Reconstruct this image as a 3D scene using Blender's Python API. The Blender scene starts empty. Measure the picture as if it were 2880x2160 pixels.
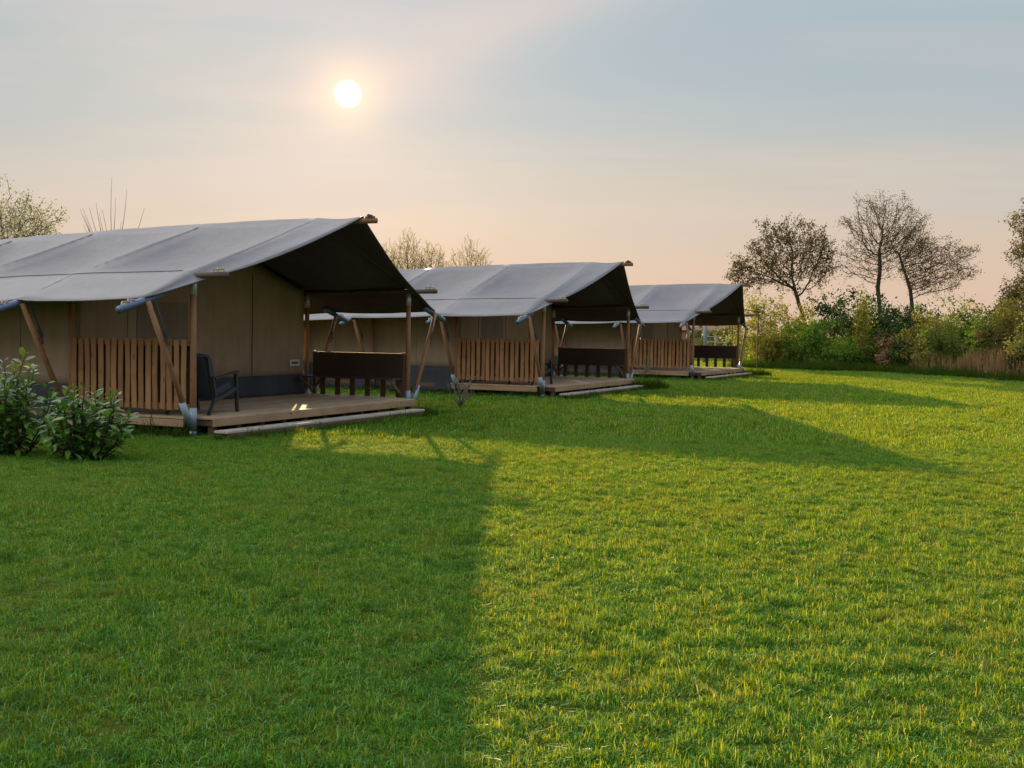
import bpy, math, random
import numpy as np
from mathutils import Vector, Matrix, noise as mnoise

scene = bpy.context.scene
col = scene.collection
R = math.radians
rng = random.Random(7)

# ------------------------------------------------------------------ camera
CAM_Z = 1.521
PITCH, ROLL, FPX = 0.04591, 0.015356, 3245.2          # focal length for a 2880 px wide frame
cam_d = bpy.data.cameras.new("camera")
cam_d.sensor_width = 36.0
cam_d.lens = 36.0 * FPX / 2880.0
cam_d.clip_start, cam_d.clip_end = 0.1, 3000
cam = bpy.data.objects.new("camera", cam_d)
col.objects.link(cam)
_f = Vector((0, math.cos(PITCH), -math.sin(PITCH)))
_u = Vector((0, math.sin(PITCH), math.cos(PITCH)))
_r = Vector((1, 0, 0))
_e1 = _r * math.cos(ROLL) + _u * math.sin(ROLL)
_e2 = _u * math.cos(ROLL) - _r * math.sin(ROLL)
m = Matrix((_e1, _e2, -_f)).transposed().to_4x4()
m.translation = Vector((0, 0, CAM_Z))
cam.matrix_world = m
scene.camera = cam

# ------------------------------------------------------------------ light
SUN_EL, SUN_AZ = R(11.25), R(-8.23)                    # azimuth measured from +Y towards +X
sun_dir = Vector((math.cos(SUN_EL) * math.sin(SUN_AZ), math.cos(SUN_EL) * math.cos(SUN_AZ), math.sin(SUN_EL)))
sl = bpy.data.lights.new("sun", "SUN")
sl.energy = 5.0
sl.angle = R(0.53)
sl.color = (1.0, 0.76, 0.40)
so = bpy.data.objects.new("sun", sl)
so.rotation_euler = sun_dir.to_track_quat("Z", "Y").to_euler()
so.location = (0, 0, 30)
col.objects.link(so)

scene.view_settings.view_transform = "Standard"
scene.view_settings.look = "None"
scene.view_settings.exposure = 0.80
scene.view_settings.gamma = 1.0
scene.view_settings.use_curve_mapping = False

world = bpy.data.worlds.new("World")
scene.world = world
world.use_nodes = True
wt = world.node_tree
wt.nodes.clear()


class NB:
    """small node-building helper"""
    def __init__(s, t): s.t = t
    def n(s, typ, **kw):
        nd = s.t.nodes.new(typ)
        for k, v in kw.items():
            if k == "inp":
                for i, val in v.items():
                    if hasattr(val, "is_output"): s.t.links.new(val, nd.inputs[i])
                    else: nd.inputs[i].default_value = val
            else: setattr(nd, k, v)
        return nd
    def math(s, op, a, b=0.0, c=0.0, clamp=False):
        return s.n("ShaderNodeMath", operation=op, use_clamp=clamp, inp={0: a, 1: b, 2: c}).outputs[0]
    def vmath(s, op, a, b=(0, 0, 0)):
        return s.n("ShaderNodeVectorMath", operation=op, inp={0: a, 1: b})
    def mix(s, f, a, b, bt="MIX"):
        nd = s.n("ShaderNodeMix", data_type="RGBA", blend_type=bt)
        for i, v in ((0, f), (6, a), (7, b)):
            if hasattr(v, "is_output"): s.t.links.new(v, nd.inputs[i])
            else: nd.inputs[i].default_value = v if i == 0 else (tuple(v) + (1,))[:4]
        return nd.outputs[2]
    def ramp(s, f, stops, interp="LINEAR"):
        nd = s.n("ShaderNodeValToRGB", inp={0: f})
        cr = nd.color_ramp
        cr.interpolation = interp
        while len(cr.elements) < len(stops): cr.elements.new(0.5)
        for e, (p, c) in zip(cr.elements, stops):
            e.position = p
            e.color = (tuple(c) + (1,))[:4] if isinstance(c, (tuple, list)) else (c, c, c, 1)
        return nd.outputs[0]
    def noise(s, vec, scale, detail=3, rough=0.55, dist=0.0):
        nd = s.n("ShaderNodeTexNoise", inp={"Scale": scale, "Detail": detail, "Roughness": rough, "Distortion": dist})
        if vec is not None: s.t.links.new(vec, nd.inputs["Vector"])
        return nd.outputs[0]


b = NB(wt)
sky = b.n("ShaderNodeTexSky", sky_type="NISHITA", sun_disc=False, sun_elevation=SUN_EL, sun_rotation=SUN_AZ,
          altitude=0, air_density=1.0, dust_density=3.0, ozone_density=2.0)
dirv = b.n("ShaderNodeTexCoord").outputs["Generated"]
sep = b.n("ShaderNodeSeparateXYZ", inp={0: dirv})
elev = sep.outputs[2]
# thin evening veil of high cloud: peach by the horizon, grey blue overhead
veil = b.ramp(elev, [(0.0, (0.60, 0.42, 0.315)), (0.06, (0.58, 0.44, 0.335)), (0.105, (0.54, 0.455, 0.37)), (0.165, (0.425, 0.44, 0.415)),
                     (0.25, (0.315, 0.395, 0.415)), (0.34, (0.42, 0.50, 0.56)), (0.55, (0.50, 0.63, 0.82)), (1.0, (0.56, 0.72, 0.96))], "B_SPLINE")
zc = b.math("ADD", elev, 0.10)
cl = b.n("ShaderNodeCombineXYZ", inp={0: b.math("DIVIDE", sep.outputs[0], zc), 1: b.math("DIVIDE", sep.outputs[1], zc), 2: 0.0})
mp = b.n("ShaderNodeMapping", inp={0: cl.outputs[0], 2: (0, 0, 0.75), 3: (0.30, 0.85, 1.0)}).outputs[0]
w1 = b.noise(mp, 1.5, 5, 0.5, 0.5)
mp2 = b.n("ShaderNodeMapping", inp={0: cl.outputs[0], 1: (3.1, 1.7, 0), 2: (0, 0, 0.7), 3: (0.4, 0.9, 1.0)}).outputs[0]
w2 = b.noise(mp2, 0.8, 3, 0.5, 0.4)
wf = b.ramp(w1, [(0.38, 0.0), (0.62, 1.0)], "EASE")
wg = b.ramp(w2, [(0.34, 0.0), (0.66, 1.0)], "EASE")
up = b.ramp(elev, [(0.02, 0.0), (0.20, 1.0)], "EASE")
veil = b.mix(b.math("MULTIPLY", b.math("MULTIPLY", wf, up), 0.55), veil, (0.56, 0.475, 0.44))
veil = b.mix(b.math("MULTIPLY", b.math("MULTIPLY", wg, up), 0.5), veil, (0.31, 0.39, 0.45))
# a long pinkish streak of cloud running up from beside the sun, a blue-grey one below it
far_pt = Vector((0.0176, 1.0138, 0.2786)).normalized()
band_n = sun_dir.cross(far_pt).normalized()
bd = b.math("ADD", b.vmath("DOT_PRODUCT", dirv, tuple(band_n)).outputs["Value"], b.math("MULTIPLY_ADD", w2, 0.06, -0.03))
fwd = b.ramp(sep.outputs[1], [(0.80, 0.0), (0.95, 1.0)], "EASE")
high = b.ramp(elev, [(0.13, 0.0), (0.23, 1.0)], "EASE")
def streak(off, width): return b.math("MULTIPLY", b.math("MULTIPLY", b.math("POWER", 2.718, b.math("MULTIPLY", b.math("POWER", b.math("ABSOLUTE", b.math("ADD", bd, off)), 2.0), -1.0 / width ** 2)), fwd), high)
s1, s2 = streak(0.0, 0.030), streak(-0.075, 0.045)
s1b = streak(0.075, 0.045)
veil = b.mix(b.math("MULTIPLY", s1, 0.55), veil, (0.56, 0.48, 0.445))
blue = s2 if band_n.dot(Vector((0.12, 1.0, 0.19)).normalized()) > 0 else s1b
veil = b.mix(b.math("MULTIPLY", blue, 0.45), veil, (0.31, 0.38, 0.43))
skyc = b.mix(1.0, sky.outputs[0], (0.05, 0.05, 0.05), "MULTIPLY")
base = b.mix(0.955, skyc, veil)
# added fill: unseen sky high on the left, brightened to model the roof bays
side = b.vmath("DOT_PRODUCT", dirv, (-0.93, 0.05, 0.0)).outputs["Value"]
gain = b.math("MULTIPLY", b.math("POWER", b.math("MULTIPLY_ADD", side, 0.72, 0.32, clamp=True), 1.3), b.ramp(elev, [(0.28, 0.0), (0.5, 1.0)], "EASE"))
base = b.mix(1.0, base, b.mix(gain, (0, 0, 0), (1.85, 1.74, 1.62)), "ADD")
cosang = b.vmath("DOT_PRODUCT", dirv, tuple(sun_dir)).outputs["Value"]
ang = b.math("ARCCOSINE", b.math("MINIMUM", cosang, 1.0))
g1 = b.math("POWER", 2.718, b.math("MULTIPLY", ang, -56.0))
g2 = b.math("POWER", 2.718, b.math("MULTIPLY", ang, -8.0))
glow = b.mix(1.0, b.mix(b.math("MULTIPLY", g1, 1.0, clamp=True), (0, 0, 0), (0.62, 0.34, 0.10)),
             b.mix(b.math("MULTIPLY", g2, 1.0, clamp=True), (0, 0, 0), (0.065, 0.018, 0.022)), "ADD")
base = b.mix(1.0, base, glow, "ADD")
disc = b.math("MULTIPLY_ADD", ang, -1.0 / 0.0034, 0.0114 / 0.0034, clamp=True)
base = b.mix(disc, base, (3.0, 2.7, 2.0))
bg = b.n("ShaderNodeBackground", inp={0: base, 1: 0.73})
wo = b.n("ShaderNodeOutputWorld", inp={0: bg.outputs[0]})

GROUND_Z = -0.05

# ------------------------------------------------------------------ materials
MATS = {}


def new_mat(name):
    mt = bpy.data.materials.new(name)
    mt.use_nodes = True
    mt.node_tree.nodes.clear()
    MATS[name] = mt
    return mt, NB(mt.node_tree)


def finish(bld, shader, disp=None):
    o = bld.n("ShaderNodeOutputMaterial", inp={0: shader})
    return o


def bump(bld, h, strength=0.3, dist=0.01):
    return bld.n("ShaderNodeBump", inp={"Strength": strength, "Distance": dist, "Height": h}).outputs[0]


def mat_wood(name, c1, c2, rough=0.75, grain=1.0, knots=True):
    mt, q = new_mat(name)
    uv = q.n("ShaderNodeUVMap").outputs[0]
    rnd = q.n("ShaderNodeNewGeometry").outputs["Random Per Island"]
    off = q.n("ShaderNodeCombineXYZ", inp={0: q.math("MULTIPLY", rnd, 37.0), 1: q.math("MULTIPLY", rnd, 19.0), 2: 0.0}).outputs[0]
    v = q.vmath("ADD", uv, off).outputs[0]
    st = q.n("ShaderNodeMapping", inp={0: v, 3: (1.1, 26.0 * grain, 1.0)}).outputs[0]
    g = q.noise(st, 2.2, 4, 0.6, 1.2)
    blot = q.noise(v, 1.6, 3)
    f = q.math("MULTIPLY_ADD", rnd, 0.45, q.math("MULTIPLY_ADD", g, 0.8, -0.25), clamp=True)
    cc = q.mix(f, c1, c2)
    cc = q.mix(q.ramp(blot, [(0.35, 0.35), (0.65, 0.0)]), cc, tuple(x * 0.5 for x in c1))
    if knots:
        kv = q.n("ShaderNodeMapping", inp={0: v, 3: (3.0, 9.0, 1.0)}).outputs[0]
        vo = q.n("ShaderNodeTexVoronoi", inp={"Vector": kv, "Scale": 1.0, "Randomness": 1.0}).outputs[0]
        cc = q.mix(q.ramp(vo, [(0.09, 0.75), (0.17, 0.0)]), cc, tuple(x * 0.25 for x in c1))
    p = q.n("ShaderNodeBsdfPrincipled", inp={"Base Color": cc, "Roughness": rough, "Normal": bump(q, g, 0.35, 0.004)})
    finish(q, p.outputs[0])
    return mt


def mat_canvas(name, c, c2, rough=0.85, sc=1.3, spec=0.25):
    mt, q = new_mat(name)
    pos = q.n("ShaderNodeTexCoord").outputs["Object"]
    n1 = q.noise(pos, sc, 4, 0.6)
    n2 = q.noise(q.n("ShaderNodeMapping", inp={0: pos, 3: (7, 7, 0.8)}).outputs[0], 1.0, 4, 0.6)
    f = q.math("MULTIPLY_ADD", n1, 0.6, q.math("MULTIPLY", n2, 0.45), clamp=True)
    cc = q.mix(q.ramp(f, [(0.32, 0.0), (0.72, 1.0)]), c, c2)
    wn = q.noise(pos, 9.0, 3, 0.55)
    fine = q.noise(pos, 180.0, 1, 0.5)
    h = q.math("MULTIPLY_ADD", fine, 0.12, wn)
    p = q.n("ShaderNodeBsdfPrincipled", inp={"Base Color": cc, "Roughness": rough, "Normal": bump(q, h, 0.28, 0.02),
                                            "Specular IOR Level": spec})
    finish(q, p.outputs[0])
    return mt


def mat_metal(name, c, rough=0.45, metallic=0.6):
    mt, q = new_mat(name)
    pos = q.n("ShaderNodeTexCoord").outputs["Object"]
    n1 = q.noise(pos, 14.0, 4)
    cc = q.mix(n1, tuple(x * 0.75 for x in c), tuple(min(1, x * 1.2) for x in c))
    p = q.n("ShaderNodeBsdfPrincipled", inp={"Base Color": cc, "Roughness": q.math("MULTIPLY_ADD", n1, 0.25, rough - 0.1), "Metallic": metallic})
    finish(q, p.outputs[0])
    return mt


def mat_plain(name, c, rough=0.7, var=0.25, sc=20.0):
    mt, q = new_mat(name)
    pos = q.n("ShaderNodeTexCoord").outputs["Object"]
    n1 = q.noise(pos, sc, 3)
    cc = q.mix(n1, tuple(x * (1 - var) for x in c), tuple(min(1, x * (1 + var)) for x in c))
    p = q.n("ShaderNodeBsdfPrincipled", inp={"Base Color": cc, "Roughness": rough, "Normal": bump(q, n1, 0.2, 0.004)})
    finish(q, p.outputs[0])
    return mt


def mat_leaf(name, c1, c2, trans=0.45, tc=(1.5, 1.35, 0.5), gloss=0.0, rough=0.4, patch=None):
    """leaf: diffuse + light coming through + optional shine, each leaf its own tone"""
    mt, q = new_mat(name)
    geo = q.n("ShaderNodeNewGeometry")
    rnd = geo.outputs["Random Per Island"]
    f = rnd
    cc = q.mix(f, c1, c2)
    if patch:
        n1 = q.noise(geo.outputs["Position"], patch[0], 3)
        cc = q.mix(q.ramp(n1, [(0.45, 0.0), (0.62, 1.0)]), cc, patch[1])
    tcol = q.mix(1.0, cc, tc, "MULTIPLY")
    d = q.n("ShaderNodeBsdfDiffuse", inp={0: cc})
    t = q.n("ShaderNodeBsdfTranslucent", inp={0: tcol})
    s = q.n("ShaderNodeMixShader", inp={0: trans, 1: d.outputs[0], 2: t.outputs[0]}).outputs[0]
    if gloss:
        g = q.n("ShaderNodeBsdfGlossy", inp={0: (1, 1, 1, 1), 1: rough})
        fa = q.n("ShaderNodeLayerWeight", inp={0: 0.5}).outputs["Facing"]
        fr = q.math("MULTIPLY_ADD", q.math("POWER", fa, 4.0), 0.35, 0.035)
        s = q.n("ShaderNodeMixShader", inp={0: q.math("MULTIPLY", fr, gloss, clamp=True), 1: s, 2: g.outputs[0]}).outputs[0]
    finish(q, s)
    return mt


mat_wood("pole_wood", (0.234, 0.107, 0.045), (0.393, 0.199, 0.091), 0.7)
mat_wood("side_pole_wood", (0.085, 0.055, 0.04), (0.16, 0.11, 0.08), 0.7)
mat_wood("slat_wood", (0.247, 0.115, 0.044), (0.483, 0.245, 0.100), 0.75)
mat_wood("deck_wood", (0.408, 0.277, 0.168), (0.604, 0.435, 0.276), 0.8)
mat_wood("fascia_wood", (0.304, 0.189, 0.104), (0.478, 0.319, 0.181), 0.75)
mat_wood("step_wood", (0.437, 0.370, 0.317), (0.608, 0.529, 0.457), 0.8)
mat_wood("bench_wood", (0.045, 0.026, 0.018), (0.085, 0.05, 0.034), 0.65)
mat_wood("bench_leg_wood", (0.111, 0.058, 0.031), (0.182, 0.104, 0.058), 0.7)
mat_wood("bark", (0.035, 0.026, 0.020), (0.075, 0.056, 0.042), 0.95, 0.4, False)
mat_wood("pale_bark", (0.16, 0.125, 0.09), (0.30, 0.25, 0.19), 0.9, 0.4, False)
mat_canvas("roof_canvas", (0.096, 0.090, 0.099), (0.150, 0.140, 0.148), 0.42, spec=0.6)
mat_canvas("roof_seam_highlight", (0.15, 0.142, 0.150), (0.225, 0.212, 0.220), 0.5, spec=0.6)
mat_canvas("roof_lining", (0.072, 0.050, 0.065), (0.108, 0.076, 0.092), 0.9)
mat_canvas("wall_canvas", (0.247, 0.176, 0.121), (0.349, 0.259, 0.178), 0.9)
mat_canvas("skirt_canvas", (0.034, 0.038, 0.051), (0.059, 0.066, 0.082), 0.75)
mat_canvas("window_canvas", (0.180, 0.130, 0.098), (0.240, 0.180, 0.138), 0.9)
mat_canvas("gap_shade", (0.050, 0.032, 0.022), (0.085, 0.055, 0.038), 0.9)
mat_plain("seam_dark", (0.06, 0.045, 0.035), 0.9)
mat_metal("galvanised", (0.27, 0.34, 0.41), 0.45, 0.35)
mat_metal("bright_steel", (0.50, 0.53, 0.57), 0.42, 0.5)
mat_metal("blue_tube", (0.115, 0.165, 0.27), 0.38, 0.35)
mat_metal("dark_metal", (0.04, 0.04, 0.045), 0.5, 0.4)
mat_plain("rope", (0.42, 0.36, 0.27), 0.95)
mat_plain("chair_frame", (0.022, 0.022, 0.026), 0.5)
mat_plain("chair_fabric", (0.035, 0.040, 0.058), 0.95, 0.3, 60)
mat_plain("sign_white", (0.62, 0.64, 0.64), 0.5, 0.05)
mat_plain("sign_dark", (0.05, 0.06, 0.08), 0.5, 0.1)
mat_plain("white_paint", (0.75, 0.76, 0.72), 0.5, 0.08)
mat_plain("pale_rail", (0.36, 0.40, 0.33), 0.6, 0.1)
mat_plain("green_paint", (0.28, 0.42, 0.30), 0.5, 0.1)
mat_plain("grey_blue_paint", (0.26, 0.30, 0.37), 0.55, 0.1)
mat_plain("barn_wall", (0.24, 0.15, 0.11), 0.9, 0.2, 2)
mat_plain("barn_roof", (0.30, 0.16, 0.11), 0.9, 0.2, 2)
mat_plain("soil", (0.035, 0.028, 0.018), 1.0, 0.4, 6)

mat_leaf("laurel_leaf", (0.049, 0.122, 0.023), (0.127, 0.249, 0.038), 0.28, (1.3, 1.5, 0.5), 1.25, 0.26)
mat_leaf("young_laurel_leaf", (0.125, 0.188, 0.037), (0.213, 0.237, 0.056), 0.4, (1.3, 1.3, 0.5), 1.6, 0.3)
mat_leaf("brown_leaf", (0.12, 0.045, 0.02), (0.20, 0.085, 0.03), 0.3, (1.3, 1.0, 0.6), 0.3, 0.4)
mat_leaf("dusk_leaf", (0.060, 0.052, 0.026), (0.115, 0.092, 0.040), 0.3)
mat_leaf("bud_leaf", (0.098, 0.086, 0.034), (0.196, 0.149, 0.057), 0.35)
mat_leaf("sparse_leaf", (0.07, 0.06, 0.035), (0.12, 0.085, 0.04), 0.3)
mat_leaf("blossom", (0.36, 0.30, 0.17), (0.60, 0.52, 0.36), 0.45, (1.1, 1.05, 0.85))
mat_leaf("silver_leaf", (0.12, 0.12, 0.06), (0.62, 0.60, 0.50), 0.35, (1.1, 1.1, 0.8))
mat_leaf("green_leaf", (0.060, 0.128, 0.027), (0.128, 0.203, 0.042), 0.4)
mat_leaf("bright_leaf", (0.085, 0.202, 0.031), (0.155, 0.279, 0.046), 0.42)
mat_leaf("olive_leaf", (0.128, 0.135, 0.039), (0.240, 0.217, 0.068), 0.4)
mat_leaf("yellow_leaf", (0.197, 0.200, 0.035), (0.319, 0.300, 0.060), 0.45)
mat_leaf("pale_leaf", (0.192, 0.196, 0.062), (0.304, 0.296, 0.113), 0.45)
mat_leaf("dark_leaf", (0.019, 0.039, 0.014), (0.047, 0.077, 0.024), 0.2, (1.3, 1.4, 0.5), 0.3, 0.45)
mat_leaf("russet_leaf", (0.111, 0.085, 0.036), (0.178, 0.147, 0.056), 0.35, (1.3, 1.1, 0.6))
mat_leaf("reed_leaf", (0.230, 0.144, 0.075), (0.391, 0.259, 0.138), 0.35, (1.2, 1.1, 0.7))
mat_leaf("far_leaf", (0.075, 0.10, 0.055), (0.13, 0.15, 0.085), 0.35)
mat_leaf("rough_grass_blade", (0.030, 0.065, 0.012), (0.075, 0.125, 0.022), 0.4)


def mat_grass():
    mt, q = new_mat("lawn_blade")
    geo = q.n("ShaderNodeNewGeometry")
    rnd = geo.outputs["Random Per Island"]
    pos = geo.outputs["Position"]
    flat = q.vmath("MULTIPLY", pos, (1, 1, 0)).outputs[0]
    big = q.noise(flat, 0.55, 4, 0.62)
    mid = q.noise(flat, 2.3, 4, 0.65)
    cc = q.ramp(rnd, [(0.0, (0.022, 0.080, 0.006)), (0.35, (0.060, 0.190, 0.012)), (0.65, (0.105, 0.285, 0.018)), (0.85, (0.19, 0.39, 0.04)), (0.96, (0.23, 0.38, 0.08)), (1.0, (0.32, 0.36, 0.16))])
    cc = q.mix(q.ramp(big, [(0.48, 0.0), (0.70, 0.4)]), cc, (0.15, 0.225, 0.024))
    cc = q.mix(q.ramp(mid, [(0.52, 0.0), (0.68, 0.45)]), cc, (0.15, 0.195, 0.035))
    cc = q.mix(q.ramp(mid, [(0.33, 0.75), (0.47, 0.0)]), cc, (0.030, 0.125, 0.010))
    tcol = q.mix(1.0, cc, (2.65, 1.20, 0.20), "MULTIPLY")
    d = q.n("ShaderNodeBsdfDiffuse", inp={0: q.mix(1.0, cc, (0.68, 1.13, 1.30), "MULTIPLY")})
    t = q.n("ShaderNodeBsdfTranslucent", inp={0: tcol})
    s = q.n("ShaderNodeMixShader", inp={0: 0.5, 1: d.outputs[0], 2: t.outputs[0]}).outputs[0]
    g = q.n("ShaderNodeBsdfGlossy", inp={0: (1, 1, 1, 1), 1: 0.42})
    s = q.n("ShaderNodeMixShader", inp={0: q.ramp(rnd, [(0.0, 0.01), (0.75, 0.012), (0.82, 0.05), (1.0, 0.03)]), 1: s, 2: g.outputs[0]}).outputs[0]
    finish(q, s)
    mt, q = new_mat("ground_turf")
    pos = q.n("ShaderNodeNewGeometry").outputs["Position"]
    n1 = q.noise(pos, 0.55, 4, 0.62)
    n2 = q.noise(pos, 14.0, 5, 0.7)
    cc = q.mix(n2, (0.020, 0.036, 0.008), (0.085, 0.115, 0.018))
    cc = q.mix(q.ramp(n1, [(0.45, 0.0), (0.7, 0.5)]), cc, (0.13, 0.13, 0.025))
    p = q.n("ShaderNodeBsdfPrincipled", inp={"Base Color": cc, "Roughness": 1.0, "Specular IOR Level": 0.0, "Normal": bump(q, n2, 0.8, 0.05)})
    finish(q, p.outputs[0])


mat_grass()


# ------------------------------------------------------------------ mesh helpers
class MB:
    def __init__(s):
        s.v, s.f, s.uv, s.mi = [], [], [], []
    def face(s, idx, uvs=None, mi=0):
        s.f.append(idx); s.uv.append(uvs or [(0, 0)] * len(idx)); s.mi.append(mi)
    def grid(s, pts, uv=None, mi=0):
        """pts[i][j] points"""
        ni, nj = len(pts), len(pts[0])
        o = len(s.v)
        for row in pts: s.v.extend(row)
        for i in range(ni - 1):
            for j in range(nj - 1):
                q = [o + i * nj + j, o + (i + 1) * nj + j, o + (i + 1) * nj + j + 1, o + i * nj + j + 1]
                s.face(q, [(i * .1, j * .1)] * 4, mi)
        return s
    def bar(s, p0, p1, w, h, up=(0, 0, 1), ch=0.004, mi=0):
        """rectangular bar from p0 to p1; w across, h along up; chamfered edges"""
        p0, p1 = Vector(p0), Vector(p1)
        d = (p1 - p0); L = d.length; d.normalize()
        upv = Vector(up)
        if abs(d.dot(upv)) > 0.98: upv = Vector((0, 1, 0))
        sx = d.cross(upv).normalized(); sy = sx.cross(d).normalized()
        ch = min(ch, w * .3, h * .3)
        a, c = w / 2, h / 2
        prof = [(-a + ch, -c), (a - ch, -c), (a, -c + ch), (a, c - ch), (a - ch, c), (-a + ch, c), (-a, c - ch), (-a, -c + ch)]
        o = len(s.v); n = 8
        acc = [0]
        for k in range(n):
            q0, q1 = prof[k], prof[(k + 1) % n]
            acc.append(acc[-1] + math.hypot(q1[0] - q0[0], q1[1] - q0[1]))
        for P in (p0, p1):
            for (x, y) in prof: s.v.append(P + sx * x + sy * y)
        for k in range(n):
            k2 = (k + 1) % n
            s.face([o + k, o + k2, o + n + k2, o + n + k], [(0, acc[k]), (0, acc[k + 1]), (L, acc[k + 1]), (L, acc[k])], mi)
        s.face([o + k for k in reversed(range(n))], [(prof[k][0], prof[k][1]) for k in reversed(range(n))], mi)
        s.face([o + n + k for k in range(n)], [(prof[k][0], prof[k][1]) for k in range(n)], mi)
        return s
    def box(s, c, size, mi=0, ch=0.004):
        x, y, z = c; sx, sy, sz = size
        if sx >= sy and sx >= sz: return s.bar((x - sx / 2, y, z), (x + sx / 2, y, z), sy, sz, (0, 0, 1), ch, mi)
        if sy >= sz: return s.bar((x, y - sy / 2, z), (x, y + sy / 2, z), sx, sz, (0, 0, 1), ch, mi)
        return s.bar((x, y, z - sz / 2), (x, y, z + sz / 2), sx, sy, (0, 1, 0), ch, mi)
    def tube(s, pts, rad, seg=8, cap=True, mi=0):
        pts = [Vector(p) for p in pts]
        if not hasattr(rad, "__len__"): rad = [rad] * len(pts)
        o = len(s.v); L = 0
        d = (pts[1] - pts[0]).normalized()
        ref = Vector((0, 0, 1)) if abs(d.z) < 0.9 else Vector((1, 0, 0))
        for i, P in enumerate(pts):
            if i == 0: dd = pts[1] - pts[0]
            elif i == len(pts) - 1: dd = pts[-1] - pts[-2]
            else: dd = pts[i + 1] - pts[i - 1]
            dd.normalize()
            sx = dd.cross(ref)
            if sx.length < 1e-4: sx = dd.cross(Vector((0.3, 1, 0.2)))
            sx.normalize(); sy = sx.cross(dd).normalized()
            for k in range(seg):
                a = 2 * math.pi * k / seg
                s.v.append(P + sx * (rad[i] * math.cos(a)) + sy * (rad[i] * math.sin(a)))
        ln = [0]
        for i in range(1, len(pts)): ln.append(ln[-1] + (pts[i] - pts[i - 1]).length)
        for i in range(len(pts) - 1):
            r = max(rad[i], 1e-4)
            for k in range(seg):
                k2 = (k + 1) % seg
                u0, u1 = r * 6.28 * k / seg, r * 6.28 * (k + 1) / seg
                s.face([o + i * seg + k, o + i * seg + k2, o + (i + 1) * seg + k2, o + (i + 1) * seg + k],
                       [(ln[i], u0), (ln[i], u1), (ln[i + 1], u1), (ln[i + 1], u0)], mi)
        if cap:
            s.face([o + k for k in reversed(range(seg))], None, mi)
            e = o + (len(pts) - 1) * seg
            s.face([e + k for k in range(seg)], None, mi)
        return s
    def build(s, name, mat, parent=None, smooth=False):
        me = bpy.data.meshes.new(name)
        me.from_pydata([tuple(v) for v in s.v], [], s.f)
        uvl = me.uv_layers.new(name="UVMap")
        flat = [c for f in s.uv for p in f for c in p]
        uvl.data.foreach_set("uv", flat)
        mats = mat if isinstance(mat, (list, tuple)) else [mat]
        for mm in mats: me.materials.append(MATS[mm])
        if any(s.mi): me.polygons.foreach_set("material_index", s.mi)
        me.polygons.foreach_set("use_smooth", [smooth] * len(s.f))
        me.update()
        o = bpy.data.objects.new(name, me)
        col.objects.link(o)
        if parent: o.parent = parent
        return o


def empty(name, label, cat, loc=(0, 0, 0), rz=0.0, group=None):
    o = bpy.data.objects.new(name, None)
    o.empty_display_size = 0.2
    o.location = loc; o.rotation_euler = (0, 0, rz)
    col.objects.link(o)
    tag(o, label, cat, group)
    return o


def tag(o, label, cat, group=None, kind=None):
    if label: o["label"] = label
    if cat: o["category"] = cat
    if group: o["group"] = group
    if kind: o["kind"] = kind
    return o


def copy_tree(o, parent=None):
    c = o.copy()
    col.objects.link(c)
    c.parent = parent
    if parent is not None: c.matrix_parent_inverse = o.matrix_parent_inverse.copy()
    for ch in list(o.children): copy_tree(ch, c)
    return c


def mesh_from_arrays(name, V, F, mat, parent=None, smooth=False, uv=None):
    """V (n,3), F (m,k) numpy arrays with constant k"""
    me = bpy.data.meshes.new(name)
    V = np.asarray(V, dtype=np.float32); F = np.asarray(F, dtype=np.int32)
    k = F.shape[1]
    me.vertices.add(len(V)); me.vertices.foreach_set("co", V.ravel())
    me.loops.add(F.size); me.loops.foreach_set("vertex_index", F.ravel())
    me.polygons.add(len(F))
    me.polygons.foreach_set("loop_start", np.arange(0, F.size, k, dtype=np.int32))
    me.polygons.foreach_set("loop_total", np.full(len(F), k, dtype=np.int32))
    if uv is not None:
        l = me.uv_layers.new(name="UVMap"); l.data.foreach_set("uv", np.asarray(uv, dtype=np.float32).ravel())
    me.materials.append(MATS[mat])
    me.polygons.foreach_set("use_smooth", [smooth] * len(F))
    me.update(calc_edges=True)
    o = bpy.data.objects.new(name, me)
    col.objects.link(o)
    if parent: o.parent = parent
    return o


# ------------------------------------------------------------------ setting: ground
def make_ground():
    xs = [-900, -300, -120, -60] + [x for x in range(-40, 61, 4)] + [90, 160, 300, 900]
    ys = [-200, -60, -20] + [y for y in range(-8, 81, 4)] + [110, 160, 260, 500, 1200]
    mb = MB()
    mb.grid([[(x, y, GROUND_Z) for y in ys] for x in xs])
    o = mb.build("ground", "ground_turf")
    # keep the face normals up
    o.data.flip_normals() if o.data.polygons[0].normal.z < 0 else None
    tag(o, "flat turf ground under the mown lawn", "ground", kind="structure")


make_ground()

# ------------------------------------------------------------------ safari tents
W, D, HP, HR, HE, OV = 6.10, 2.29, 2.161, 3.336, 1.901, 1.0
LT = 9.2
RAFTERS = [0.0, 2.3, 4.7, 6.7, 9.0]
ZD = 0.225                                            # deck surface
PURZ = HP + 0.07                                      # centre height of the side poles


def roof_z(u):
    a = abs(u - W / 2)
    if a <= W / 2: return HR + (PURZ + 0.075 - HR) * (a / (W / 2))
    return PURZ + 0.075 + (HE - PURZ - 0.075) * ((a - W / 2) / OV)


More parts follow.
